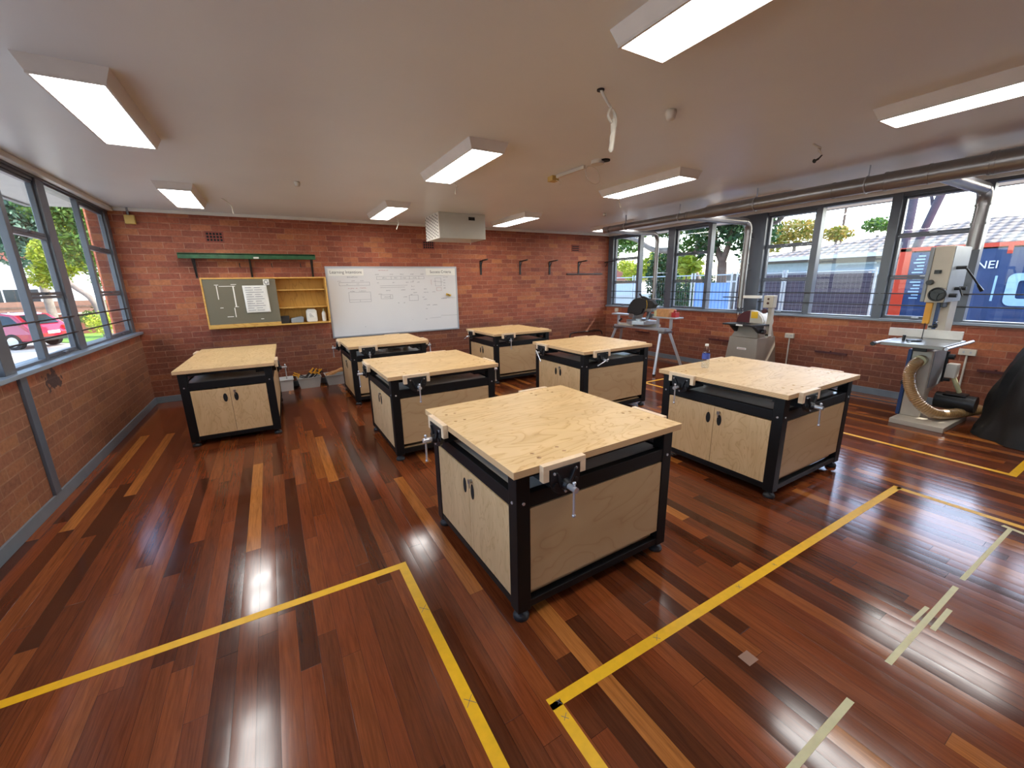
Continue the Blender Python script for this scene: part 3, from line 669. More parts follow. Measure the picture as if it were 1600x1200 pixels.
# ------------------------------------------------------------------ floor tapes
def strip(mb, p, q, wd, z=.0009):
    p, q = Vector((*p, 0)), Vector((*q, 0)); d_ = (q-p).normalized(); n_ = Vector((-d_.y, d_.x, 0))*wd/2
    mb.add([p-n_+Vector((0, 0, .0002)), q-n_+Vector((0, 0, .0002)), q+n_+Vector((0, 0, .0002)), p+n_+Vector((0, 0, .0002)), p-n_+Vector((0, 0, z)), q-n_+Vector((0, 0, z)), q+n_+Vector((0, 0, z)), p+n_+Vector((0, 0, z))],
           [(0,3,2,1),(4,5,6,7),(0,1,5,4),(1,2,6,5),(2,3,7,6),(3,0,4,7)])
m = MB(); strip(m, (.05, 2.052), (2.183, 2.018), .05); strip(m, (2.158, 1.993), (2.163, -1.2), .05)
tp = tag(m.build('floor_tape', M['yellow']), 'yellow floor tape corner marked on the boards left of the nearest workbench', 'floor tape')
m = MB()
for (x, y, k) in [(2.16, 1.62, 1), (2.163, 1.05, 1)]:
    strip(m, (x-.02*k, y-.02), (x+.018*k, y+.022), .0022, .0013); strip(m, (x-.018*k, y+.02), (x+.02*k, y-.02), .0022, .0013)
m.build('pen_cross', M['ink'], tp)
m = MB(); strip(m, (2.430, .868), (5.84, .842), .05); strip(m, (2.455, .868), (2.45, -1.2), .05); strip(m, (5.815, .84), (5.815, -1.2), .05)
tp = tag(m.build('floor_tape', M['yellow']), 'yellow floor tape outline in front of the right workbench, round the masking tape', 'floor tape')
m = MB()
for (x, y, k) in [(2.455, .8, .5), (2.47, .86, .4), (3.05, .865, .6), (3.7, .858, .5), (4.05, .856, .3)]:
    strip(m, (x-.02*k, y-.02*k), (x+.03*k, y+.02*k), .0022, .0013); strip(m, (x-.02*k, y+.01), (x+.02*k, y-.014), .0022, .0013)
m.build('pen_cross', M['ink'], tp)
m = MB(); strip(m, (6.88, 4.44), (6.875, .395), .05); strip(m, (6.9, 4.415), (8.9, 4.415), .05); strip(m, (6.9, .42), (8.9, .41), .05)
tag(m.build('floor_tape', M['yellow']), 'yellow floor tape outline around the machines along the right wall', 'floor tape')
for p, q, wd, lb in [((5.725, .232), (4.795, .246), .022, 'masking tape strip on the floor meeting the yellow tape at the right edge'),
        ((4.69, .246), (3.805, .249), .024, 'long masking tape strip on the floor with two short pieces beside it'),
        ((4.372, .275), (4.195, .281), .018, 'short masking tape piece on the window side of the long strip'),
        ((4.445, .211), (4.206, .212), .021, 'short masking tape piece on the camera side of the long strip'),
        ((3.475, .260), (2.85, .254), .026, 'masking tape strip running out at the bottom edge of the photo'),
        ((5.74, .27), (5.71, .16), .03, 'short masking tape piece laid across the end of a strip')]:
    m = MB(); strip(m, p, q, wd, .0008 if wd != .03 else .0012); tag(m.build('masking_tape', M['beige']), lb, 'tape', 'masking tape pieces on the floor')
m = MB(); strip(m, (3.28, .58), (3.345, .578), .055, .0007); tag(m.build('tape_residue', M['oldtape']), 'faint patch of old tape left on the dark floor boards', 'tape')

# ------------------------------------------------------------------ back wall: shelf, cabinet, whiteboard, brackets
bw = D
t = empty('wall_shelf', (1.53, bw, 2.13), label='long chipped green shelf board on black brackets above the pine cabinet', cat='shelf'); t.location = (0, 0, 0)
m = MB(); ZS, DS = 2.085, .22   # board underside height and depth
m.box(.645, 2.42, bw-DS, bw, ZS+.055, ZS+.075); m.box(.645, 2.42, bw-DS, bw-DS+.022, ZS, ZS+.08)
m.build('shelf_board', M['green'], t, bevel=.004)
for x in (.80, 1.50, 2.37):
    q = MB(); q.box(x-.014, x+.014, bw-DS+.01, bw-.001, ZS+.043, ZS+.055); q.box(x-.014, x+.014, bw-.014, bw-.001, ZS-.27, ZS+.043)
    q.bar((x, bw-DS+.035, ZS+.04), (x, bw-.012, ZS-.24), .03, .02, (1, 0, 0)); q.build('bracket', M['darksteel'], t)
for x in (1.36, 1.79, 2.2):
    q = MB(); q.tube(bez([(x, bw, ZS-.05), (x, bw-.04, ZS-.06), (x, bw-.045, ZS-.10), (x+.01, bw-.02, ZS-.11)]), .006, 6)
    tag(q.build('wall_hook', M['darksteel']), 'small black hook below the green shelf, %s' % {1.36: 'left one', 1.79: 'middle one', 2.2: 'right one'}[x], 'hook')
q = MB(); q.box(1.56, 1.63, bw-DS-.003, bw-DS, ZS+.006, ZS+.03); q.build('paint_chip', M['cornice'], t)
# pine cabinet with a sliding glass door on its left part
cx0, cx1, cz0, cz1, cd = .845, 2.535, 1.068, 1.815, .22
cb_ = empty('wall_cabinet', ((cx0+cx1)/2, bw, cz0), label='shallow pine wall cabinet with sliding glass left of the whiteboard', cat='cabinet'); cb_.location = (0, 0, 0)
yf = bw-cd
m = MB(); k = .02
m.box(cx0, cx0+k, yf, bw, cz0, cz1); m.build('side_board', M['pine'], cb_, bevel=.001)
m = MB(); m.box(cx1-k, cx1, yf, bw, cz0, cz1); m.build('side_board', M['pine'], cb_, bevel=.001)
m = MB(); m.box(cx0+k, cx1-k, yf, bw, cz1-k, cz1); m.build('top_board', M['pine'], cb_, bevel=.001)
m = MB(); m.box(cx0+k, cx1-k, yf, bw, cz0, cz0+k); m.build('bottom_board', M['pine'], cb_, bevel=.001)
m = MB(); m.box(cx0+k, cx1-k, bw-.012, bw-.002, cz0+k, cz1-k); m.build('back_board', M['pineb'], cb_)
m = MB(); m.box(1.755, 1.772, yf+.03, bw-.012, cz0+k, cz1-k); m.build('divider', M['pine'], cb_)
for z, x0, x1 in ((1.635, cx0+k, 1.755), (1.405, cx0+k, 1.755), (1.615, 1.772, cx1-k), (1.335, 1.772, cx1-k)):
    MB().box(x0, x1, yf+.035, bw-.012, z-.008, z+.008).build('shelf', M['pine'], cb_)
MB().box(cx0+k, 1.80, yf-.004, yf+.018, cz0+k, cz0+.06).build('sliding_track', M['pine'], cb_)
gl = MB().box(cx0+k+.002, 1.80, yf+.006, yf+.010, cz0+.06, cz1-k-.003).build('glass_door', M['tgreen'], cb_)
st = MB(); yy = yf+.004
for x, z, a, b in [(1.03, 1.60, .005, .2), (1.235, 1.54, .008, .31), (1.21, 1.30, .005, .14)]: st.bar((x, yy, z-b/2), (x+.0, yy, z+b/2), a*2, .003, (0, 1, 0))
for x, z, a in [(1.03, 1.71, .05), (1.245, 1.715, .07), (1.16, 1.69, .2), (1.24, 1.385, .05), (1.05, 1.375, .04), (1.14, 1.24, .08), (1.55, 1.185, .04), (1.02, 1.12, .1)]: st.box(x-a/2, x+a/2, yy-.001, yy+.002, z-.004, z+.004)
st.build('tape_scraps', M['paper'], gl)
# wrinkled poster taped to the glass
pv = []; n1, n2 = 14, 18
for j in range(n2+1):
    for i in range(n1+1):
        x = 1.36+.32*i/n1 - .008*(j/n2); z = 1.285+.41*j/n2
        pv.append((x, yf-.004-.006*math.sin(i*1.7+j*.6)*math.sin(j*.9+i*.3)-.003, z))
m = MB(); m.add(pv, [(j*(n1+1)+i, j*(n1+1)+i+1, (j+1)*(n1+1)+i+1, (j+1)*(n1+1)+i) for j in range(n2) for i in range(n1)], True)
po = m.build('paper_poster', M['paper']); sd = po.modifiers.new('solid', 'SOLIDIFY'); sd.thickness = .001
tag(po, 'wrinkled white paper sheet taped to the cabinet glass', 'poster')
m = MB()
for j in range(11):
    z = 1.66-.034*j
    for x0 in (1.385, 1.50): m.box(x0, x0+.08+.02*((j*7) % 3), yf-.0165, yf-.0155, z, z+.006)
m.build('faint_printing', M['ink'], po)
m = MB().box(1.635, 1.715, yf-.008, yf+.004, 1.70, 1.785).build('paper_sign', M['paper']); tag(m, 'small white square sign with a dark letter G on the cabinet', 'sign')
m2 = MB().tube([(1.675+.026*math.cos(a), yf-.009, 1.742+.028*math.sin(a)) for a in [.7+k_*(2*PI-.7)/18 for k_ in range(19)]]+[(1.684, yf-.009, 1.742)], .0042, 6).build('letter_g', M['inkdark'], m)
# things on the cabinet's right bottom shelf
zb = cz0+k+.001
m = MB(); m.box(1.785, 1.925, bw-.15, bw-.03, zb, zb+.115); tag(m.build('storage_box', M['darksteel'], bevel=.006), 'dark grey box at the left of the open cabinet shelf', 'box')
m = MB(); m.prism([(1.945, zb), (2.125, zb), (2.135, zb+.085), (2.10, zb+.10), (1.96, zb+.075), (1.94, zb+.06)], 'y', bw-.16, bw-.04); tag(m.build('folded_bag', M['mgrey'], bevel=.01), 'slumped grey bag lying beside the dark box in the cabinet', 'bag')
t = empty('storage_container', (2.26, bw-.10, zb), label='rounded white plastic container with printed label on the cabinet shelf', cat='container')
m = MB(); m.prism([(-.075, 0), (.075, 0), (.082, .03), (.078, .18), (.05, .215), (-.05, .215), (-.078, .18), (-.082, .03)], 'y', -.05, .05); m.build('container_body', M['white'], t, bevel=.012)
m = MB(); m.box(-.05, .055, -.0515, -.05, .07, .15); m.build('container_label', M['paper'], t)
m = MB()
for i in range(4): m.box(-.04, .03-.012*i, -.0525, -.0515, .08+.016*i, .086+.016*i)
m.build('label_printing', M['ink'], t)
t = empty('glue_bottle', (2.45, bw-.10, zb), label='white squeeze bottle at the right end of the cabinet shelf', cat='bottle')
MB().lathe([(0, 0), (.03, 0), (.032, .01), (.032, .13), (.02, .16), (.014, .165)], n=18).build('bottle_body', M['paper'], t)
MB().lathe([(.014, .164), (.012, .18), (.005, .21), (0, .212)], n=12).build('nozzle', M['beige'], t)
# whiteboard
wb = empty('whiteboard', (3.75, bw, .78), label='large whiteboard with faded marker drawings on the brick back wall', cat='whiteboard'); wb.location = (0, 0, 0)
x0, x1, z0, z1 = 2.565, 4.945, .775, 1.985; yb = bw-.022
MB().box(x0, x1, yb, bw-.001, z0, z1).build('board_surface', M['board'], wb)
m = MB(); q = .02
for a in ((x0-.006, x1+.006, z1-q, z1+.006), (x0-.006, x1+.006, z0-.006, z0+q), (x0-.006, x0+q, z0+q, z1-q), (x1-q, x1+.006, z0+q, z1-q)): m.box(a[0], a[1], yb-.008, yb+.004, a[2], a[3])
m.build('board_frame', M['alu'], wb)
for bx0, bx1, bz0, bz1, txt, tx, wd in ((2.605, 3.18, 1.835, 1.945, 'Learning Intentions', 2.625, .525), (4.32, 4.915, 1.83, 1.955, 'Success Criteria', 4.40, .43)):
    s_ = MB().box(bx0, bx1, yb-.0105, yb-.0095, bz0, bz1).build('heading_paper', M['paper'], wb)
    o = text('heading_lettering', txt, M['inkdark'], .072, (tx, yb-.0112, 1.870), (PI/2, 0, 0), s_, width=wd, extrude=.0004)
random.seed(3)
def ln(m, xa, za, xb, zb_, t_=.0032): m.bar((xa, yb-.001, za), (xb, yb-.001, zb_), .0015, t_, (0, 0, 1)) if abs(xb-xa) > abs(zb_-za) else m.bar((xa, yb-.001, za), (xb, yb-.001, zb_), t_, .0015, (0, 1, 0))
def rect(m, xa, za, xb, zb_):
    ln(m, xa, za, xb, za); ln(m, xa, zb_, xb, zb_); ln(m, xa, za, xa, zb_); ln(m, xb, za, xb, zb_)
def scrib(m, x, z, n, h=.018):
    for i in range(n):
        xx = x+i*h*.75; a = random.uniform(.2, 1)
        ln(m, xx, z, xx+.002, z+h*a, .0032); ln(m, xx, z+random.uniform(0, h*.8), xx+h*.5, z+random.uniform(0, h*.8), .003)
m = MB()
rect(m, 3.40, 1.765, 4.28, 1.815)
for x in (3.66, 3.84, 4.0, 4.18): ln(m, x, 1.765, x, 1.815)
for x in (3.38, 3.64, 3.83, 4.02, 4.22): scrib(m, x, 1.845, 5)
for x, n_ in ((3.50, 6), (3.72, 4), (3.87, 5), (4.07, 5)): scrib(m, x, 1.782, n_)
rect(m, 2.76, 1.665, 3.27, 1.72); scrib(m, 2.74, 1.735, 4); scrib(m, 2.97, 1.74, 4); scrib(m, 3.12, 1.74, 4); scrib(m, 2.88, 1.68, 2); scrib(m, 3.05, 1.685, 3)
scrib(m, 2.90, 1.80, 12, .02)
rect(m, 2.90, 1.38, 3.27, 1.55); ln(m, 2.90, 1.42, 3.27, 1.42); ln(m, 3.08, 1.38, 3.08, 1.42); scrib(m, 2.93, 1.56, 6); scrib(m, 3.08, 1.562, 9)
rect(m, 3.45, 1.42, 3.66, 1.49); scrib(m, 3.51, 1.445, 8); scrib(m, 3.41, 1.50, 5); ln(m, 3.62, 1.42, 3.62, 1.49)
rect(m, 3.97, 1.37, 4.14, 1.47); scrib(m, 3.86, 1.435, 5); scrib(m, 4.0, 1.475, 3); scrib(m, 3.40, 1.70, 3); scrib(m, 3.68, 1.70, 3); scrib(m, 3.93, 1.70, 4); scrib(m, 4.14, 1.70, 4)
ln(m, 3.45, 1.65, 3.95, 1.655); ln(m, 3.45, 1.62, 3.9, 1.62); scrib(m, 4.03, 1.62, 2, .05); scrib(m, 4.02, 1.70, 2, .05)
for x, z, n_ in ((3.55, 1.56, 6), (3.83, 1.565, 6), (4.02, 1.57, 5), (4.27, 1.57, 4), (4.06, 1.51, 5), (4.26, 1.51, 7), (4.43, 1.515, 5), (4.23, 1.42, 3), (4.25, 1.38, 5), (3.75, 1.33, 2), (3.86, 1.33, 2), (4.3, 1.27, 5), (4.42, 1.265, 8), (4.28, 1.20, 3), (4.26, 1.0, 3), (4.0, 1.01, 1), (3.12, .93, 1)): scrib(m, x, z, n_)
for z in (1.79, 1.73, 1.68, 1.63, 1.58): scrib(m, 4.67, z, 3 if z < 1.75 else 7)
rect(m, 4.50, 1.63, 4.62, 1.78); ln(m, 4.47, 1.72, 4.66, 1.70); ln(m, 4.34, 1.02, 4.58, 1.03); ln(m, 4.58, 1.06, 4.92, 1.055); ln(m, 4.62, 1.40, 4.90, 1.395); scrib(m, 4.6, 1.38, 9)
m.build('marker_drawings', M['ink'], wb)
m = MB(); scrib(m, 3.44, 1.915, 12, .02); scrib(m, 2.90, 1.61, 7, .02); scrib(m, 3.03, 1.61, 2, .02); rect(m, 4.52, 1.54, 4.62, 1.60); ln(m, 4.42, 1.75, 4.42, 1.65); scrib(m, 3.10, 1.615, 8, .018)
m.build('red_marker_drawings', M['inkr'], wb)
e = empty('whiteboard_eraser', (4.75, yb-.012, 1.455), label='small yellow and black eraser stuck on the right of the whiteboard', cat='eraser')
MB().bar((-.045, -.012, .014), (.045, -.012, -.014), .024, .035).build('eraser_body', M['sticker'], e, bevel=.003); MB().bar((-.03, -.026, .01), (.025, -.026, -.01), .006, .016).build('eraser_stripe', M['rubber'], e)
# air bricks
for (x, z, lb) in ((1.105, 2.41, 'square terracotta air vent left of the green shelf top, nine rows of holes'), (4.42, 2.385, 'terracotta air vent partly behind the ceiling heater box'), (7.95, 2.41, 'slotted terracotta air vent above the bare brackets')):
    v = empty('wall_vent', (x, bw, z), label=lb.replace(', nine rows of holes', ''), cat='vent')
    MB().box(-.115, .115, -.008, 0, -.078, .078).build('vent_plate', M['brick_back'] if False else pmat('terracotta', '7d3a2c', .7), v)
    m = MB()
    if x < 7:
        for i in range(5):
            for j in range(3): m.box(-.098+i*.041, -.098+i*.041+.028, -.0095, -.008, -.06+j*.043, -.06+j*.043+.030)
    else:
        for j in range(3): m.box(-.095, .095, -.0095, -.008, -.06+j*.043, -.06+j*.043+.020)
    m.build('vent_holes', M['slot'], v)
# bare brackets
for i, (x, xo, lb) in enumerate(((5.50, .19, 'leftmost bare black shelf bracket on the back wall'), (6.44, .22, 'second bare black bracket, right of the leftmost'), (7.22, .22, 'third bare black bracket, above plain bricks'), (8.05, .22, 'bare black bracket standing over the dark wall rail'), (8.88, .22, 'black bracket end sticking out in front of the far window'))):
    m = MB(); m.bar((x, bw-.001, 2.10), (x, bw-.30, 2.118), .035, .022)
    if i < 4: m.box(x-.020, x+.020, bw-.014, bw, 1.83, 2.10)
    m.bar((x, bw-.02, 2.0), (x, bw-.10, 2.098), .008, .012)
    tag(m.build('shelf_bracket', M['darksteel']), lb, 'bracket')
m = MB(); m.box(7.70, 8.78, bw-.03, bw, 1.822, 1.845); tag(m.build('wall_rail', M['darksteel']), 'thin black horizontal rail low under the bare brackets', 'rail')
m = MB(); m.tube(bez([(7.82, bw-.02, .20), (7.82, bw-.02, .40), (7.90, bw-.02, .46), (8.3, bw-.02, .465), (8.75, bw-.02, .46), (8.85, bw-.02, .36)]), .012, 8); tag(m.build('wall_conduit', M['darksteel']), 'bent dark conduit low on the back wall behind the far workbench', 'pipe')
t = empty('alarm_box', (.19, bw, 2.60), label='small ochre box on a conduit in the top left wall corner', cat='box')
MB().box(-.055, .055, -.06, -.001, -.06, .055).build('box_body', M['brass'], t, bevel=.006); MB().cyl((-.01, -.03, .055), (-.01, -.03, .15), .014, n=10).build('conduit', M['steel'], t)
# tubs on the floor by the back wall
def tub(name, cx, cy, w0, d0, w1, d1, h, mat, lb, cat='tub'):
    e = empty(name, (cx, cy, 0), label=lb, cat=cat); th = .004; m = MB()
    def ring(w, d_, z): return [(-w/2, -d_/2, z), (w/2, -d_/2, z), (w/2, d_/2, z), (-w/2, d_/2, z)]
    v = ring(w0, d0, .001)+ring(w1, d1, h)+ring(w1-2*th, d1-2*th, h)+ring(w0-2*th, d0-2*th, .006)
    f = [(3, 2, 1, 0)]
    for L in (0, 4, 8):
        f += [(L+i, L+(i+1) % 4, L+4+(i+1) % 4, L+4+i) for i in range(4)]
    f += [(12, 13, 14, 15)]
    m.add(v, f); m.build('tub_body', mat, e)
    r = MB()
    for a in ((-w1/2-.008, w1/2+.008, -d1/2-.008, -d1/2+.004), (-w1/2-.008, w1/2+.008, d1/2-.004, d1/2+.008), (-w1/2-.008, -w1/2+.004, -d1/2, d1/2), (w1/2-.004, w1/2+.008, -d1/2, d1/2)): r.box(a[0], a[1], a[2], a[3], h-.008, h+.002)
    r.build('rim', mat, e); return e
tub('plastic_tub', 1.70, 7.42, .25, .26, .28, .30, .19, M['whitetub'], 'empty white plastic tub on the floor beside the narrow workbench')
e = tub('plastic_tub', 2.08, 7.43, .29, .24, .36, .30, .18, M['plastictub'], 'grey plastic tub holding yellow and black bar clamps')
MB().box(-.04, .04, -.139, -.134, .12, .145).build('tub_label', M['beige'], e)
tub('plastic_tub', 2.52, 7.43, .31, .24, .37, .30, .18, M['plastictub'], 'grey plastic tub filled with timber offcuts')
def clamp():
    c = empty('bar_clamp', cat='clamp', group='yellow and black bar clamps in the middle tub')
    MB().box(-.20, .16, -.004, .004, -.008, .008).build('bar', M['darksteel'], c)
    m = MB(); m.box(.08, .10, -.009, .009, -.035, .014); m.box(.10, .18, -.007, .007, -.010, .010); m.build('grip', M['guard'], c, bevel=.004)
    MB().box(.14, .16, -.012, .012, -.055, -.012).build('jaw', M['rubber'], c)
    return c
K0 = clamp()
for i, (x, y, z, a, b_) in enumerate([(2.16, 7.36, .17, .05, -.75), (2.10, 7.39, .17, .05, -.85), (2.13, 7.42, .17, .0, -.7), (2.06, 7.45, .17, .05, -.9), (2.02, 7.42, .18, 3.05, -.5), (2.01, 7.37, .17, 3.1, -.42), (2.12, 7.48, .17, .0, -.6), (2.05, 7.52, .17, .05, -.8)]):
    o = K0 if i == 0 else copy_tree(K0)
    o.location = (x, y, z); o.rotation_euler = (0, b_, a); o['label'] = 'yellow and black bar clamp jutting out of the middle tub'
for i, (x, y, z, a, b_, sz, lb) in enumerate([(2.50, 7.40, .19, .25, -.32, (.30, .085, .032), 'thick timber offcut lying on top of the offcut tub, tilted up'), (2.60, 7.46, .195, -.1, -.10, (.30, .075, .030), 'flat timber offcut lying in the right part of the offcut tub'), (2.47, 7.49, .175, .1, -.22, (.28, .07, .03), 'timber offcut under the tilted one in the tub'), (2.60, 7.40, .12, .3, .15, (.25, .05, .03), 'small timber offcut half hidden low in the tub')]):
    m = MB().box(-sz[0]/2, sz[0]/2, -sz[1]/2, sz[1]/2, 0, sz[2]); o = m.build('timber_offcut', M['wood'], bevel=.002); o.location = (x, y, z); o.rotation_euler = (0, b_, a); tag(o, lb, 'wood')

# ------------------------------------------------------------------ right wall fittings
def socket(y, z, lb, cond=None, w_=.13, h_=.075):
    e = empty('power_socket', (W, y, z), label=lb, cat='socket')
    MB().box(-.04, 0, -w_/2, w_/2, -h_/2, h_/2).build('socket_plate', M['plastic'], e, bevel=.005)
    m = MB()
    for s_ in (-.03, .03): m.box(-.0415, -.04, s_-.008, s_+.008, -.012, .012)
    m.build('switches', M['alu'], e)
    if cond: MB().cyl((-.014, 0, -h_/2), (-.014, 0, .10-z), .011, n=8).build('conduit', M['plastic'], e)
socket(3.275, .73, 'white double socket with conduit between the sander and bandsaw', 1)
socket(1.262, .725, 'white double socket with conduit behind the bandsaw', 1, .15)
socket(7.22, .97, 'white socket on the brick right of the far corner', None, .09, .09)
for y0_, y1_, z_, lb in ((2.463, 2.88, .528, 'maroon steel bar on the wall right of the disc sander'), (4.30, 4.70, .528, 'maroon steel bar on the wall left of the disc sander'), (6.17, 6.576, .512, 'maroon steel bar on the wall behind the mitre saw'), (.85, 1.147, .52, 'maroon steel bar on the wall beside the covered machine')):
    m = MB(); m.box(W-.035, W-.02, y0_, y1_, z_-.015, z_+.015)
    for y in (y0_+.04, y1_-.04): m.box(W-.02, W, y-.012, y+.012, z_-.01, z_+.01)
    m.cyl((W-.03, (y0_+y1_)/2, z_+.012), (W-.03, (y0_+y1_)/2, z_+.03), .012, n=8)
    tag(m.build('wall_bar', M['redsteel']), lb, 'rail')

# ------------------------------------------------------------------ bandsaw
bs = empty('bandsaw', (8.1, 1.28, 0), label='tall cream and grey bandsaw with yellow blade guard and tan hose', cat='bandsaw')
def at(o, r): o.parent = r; o.location = -r.location; return o
def B(mb, name, mat, bevel=0): return at(mb.build(name, mat, None, bevel), bs)
B(MB().box(7.70, 8.50, 1.05, 1.50, 0, .055), 'base_plate', M['cream'], .004)
B(MB().prism([(7.95, .055), (8.07, .055), (8.12, .34), (8.40, .40), (8.40, .83), (7.95, .83)], 'y', 1.32, 1.49), 'lower_housing', M['cream'], .006)
B(MB().box(8.0, 8.39, 1.314, 1.32, .40, .82), 'inner_panel', M['mgrey'])
B(MB().prism([(7.935, .055), (8.06, .055), (8.42, .40), (8.42, .83), (7.935, .83)], 'y', 1.492, 1.525), 'lower_door', M['blue'], .004)
B(MB().box(7.95, 8.47, 1.335, 1.49, 1.355, 1.945), 'upper_housing', M['cream'], .008)
B(MB().box(7.955, 8.468, 1.329, 1.335, 1.36, 1.94), 'inner_panel', M['mgrey'])
B(MB().box(7.945, 8.475, 1.492, 1.525, 1.36, 1.94), 'upper_door', M['mgrey'], .008)
B(MB().box(8.22, 8.46, 1.34, 1.485, .82, 1.36), 'column', M['cream'], .006)
B(MB().box(7.99, 8.03, 1.425, 1.48, 1.12, 1.36), 'blade_guard', M['guard'], .003)
B(MB().box(7.985, 8.0, 1.448, 1.453, .93, 1.13), 'blade', M['darksteel'])
B(MB().box(8.06, 8.09, 1.38, 1.41, 1.06, 1.36), 'guide_post', M['blue'], .002)
m = MB(); m.cyl((8.03, 1.39, 1.10), (8.03, 1.36, 1.10), .02, n=12); m.box(7.99, 8.08, 1.38, 1.42, 1.08, 1.10); m.cyl((7.98, 1.37, 1.14), (8.06, 1.37, 1.14), .008, n=8); B(m, 'blade_guide', M['iron'])
m = MB(); m.prism([(8.07, 1.355), (8.18, 1.355), (8.22, 1.30), (8.07, 1.30)], 'y', 1.36, 1.40); B(m, 'post_clamp', M['iron'])
tb = B(MB().box(7.42, 8.12, 1.13, 1.63, .915, .95), 'saw_table', M['castgrey'], .004)
B(MB().box(7.80, 8.05, 1.34, 1.46, .83, .915), 'trunnion', M['iron'], .004)
B(MB().box(7.96, 8.06, 1.405, 1.47, .9505, .952), 'table_insert', M['alu'])
B(MB().box(8.10, 8.125, 1.16, 1.78, .952, 1.045), 'rip_fence', M['fence_white'], .002)
B(MB().cyl((7.38, 1.10, .935), (8.22, 1.10, .935), .016, n=14), 'fence_rail', M['alu'])
m = MB(); m.cyl((7.36, 1.665, .93), (7.95, 1.665, .93), .016, n=14); B(m, 'fence_rail', M['alu'])
B(MB().cyl((7.33, 1.665, .93), (7.37, 1.665, .93), .022, n=14), 'rail_end', M['rubber'])
m = MB(); m.cyl((7.72, 1.44, .953), (7.72, 1.44, .965), .065, n=20); m.cyl((7.70, 1.52, .95), (7.70, 1.52, 1.01), .014, n=10); m.box(7.55, 7.95, 1.43, 1.45, .951, .958); B(m, 'mitre_gauge', M['iron'])
hw = MB(); hw.tube([(7.90, 1.385+.066*math.cos(a), 1.445+.066*math.sin(a)) for a in [k*2*PI/24 for k in range(25)]], .009, 8)
for a in (.5, 2.6, 4.7): hw.bar((7.90, 1.385, 1.445), (7.90, 1.385+.062*math.cos(a), 1.445+.062*math.sin(a)), .012, .02, (1, 0, 0))
hw.cyl((7.95, 1.385, 1.445), (7.885, 1.385, 1.445), .016, n=12); hw.cyl((7.908, 1.385, 1.445), (7.903, 1.385, 1.445), .062, n=24); B(hw, 'handwheel', M['iron'])
B(MB().cyl((7.95, 1.47, 1.57), (7.90, 1.47, 1.57), .030, .026, n=16), 'lock_knob', M['iron'])
m = MB(); m.box(7.935, 7.95, 1.40, 1.455, 1.66, 1.70); m.box(7.92, 7.95, 1.41, 1.445, 1.67, 1.69); B(m, 'sight_window', M['iron'])
m = MB(); m.cyl((8.10, 1.33, 1.72), (8.10, 1.25, 1.72), .018, n=12); m.tube([(8.10, 1.26, 1.72), (8.20, 1.20, 1.60), (8.29, 1.15, 1.49)], .009, 8); m.tube([(8.25, 1.172, 1.535), (8.30, 1.145, 1.475)], [.012, .018], 10); B(m, 'tension_lever', M['iron'])
B(MB().cyl((8.07, 1.335, 1.43), (8.07, 1.27, 1.43), .022, n=10), 'adjuster_knob', M['iron']); B(MB().cyl((8.33, 1.335, 1.50), (8.33, 1.27, 1.50), .022, n=10), 'adjuster_knob', M['iron'])
m = MB(); m.cyl((8.20, 1.335, 1.50), (8.20, 1.29, 1.50), .018, n=10); m.bar((8.20, 1.29, 1.50), (8.25, 1.27, 1.42), .012, .012); B(m, 'adjuster_lever', M['iron'])
B(MB().cyl((8.36, 1.31, .22), (8.36, .98, .22), .095, n=28), 'motor', M['iron'])
B(MB().box(8.29, 8.43, 1.06, 1.25, .305, .32), 'motor_plate', M['darksteel'])
B(MB().box(8.28, 8.40, 1.18, 1.27, .50, .66), 'switch_box', M['plastic'], .008)
B(MB().tube(bez([(8.34, 1.2, .50), (8.36, 1.17, .42), (8.40, 1.14, .33)]), .022, 10), 'cable_sleeve', M['beige'])
m = MB(); m.box(8.42, 8.46, 1.30, 1.36, .42, .78); m.cyl((8.44, 1.3, .72), (8.44, 1.25, .72), .03, n=12); m.cyl((8.44, 1.3, .45), (8.44, 1.25, .45), .02, n=12); B(m, 'tilt_mechanism', M['iron'])
m = MB(); m.box(7.92, 7.94, 1.50, 1.53, .42, .46); B(m, 'door_latch', M['rubber'])
B(MB().cyl((7.955, 1.405, .715), (7.88, 1.405, .715), .060, n=22), 'dust_port', M['beige'])
hp = bez([(7.905, 1.405, .715), (7.86, 1.43, .67), (7.85, 1.45, .57), (7.855, 1.43, .44), (7.85, 1.375, .32), (7.86, 1.28, .21), (7.95, 1.19, .14), (8.15, 1.13, .115), (8.38, 1.05, .12), (8.58, .99, .13)], 26)
hose = MB().tube(hp, [.052*(1+.10*(i % 4 > 1)) for i in range(len(hp))], 18)
mh, tt_, bb_ = newmat('tan_ribbed_hose'); bb_.inputs['Base Color'].default_value = (*lin('b08a58'), 1); bb_.inputs['Roughness'].default_value = .28; bb_.inputs['Transmission Weight'].default_value = .25
B(hose, 'dust_hose', mh)

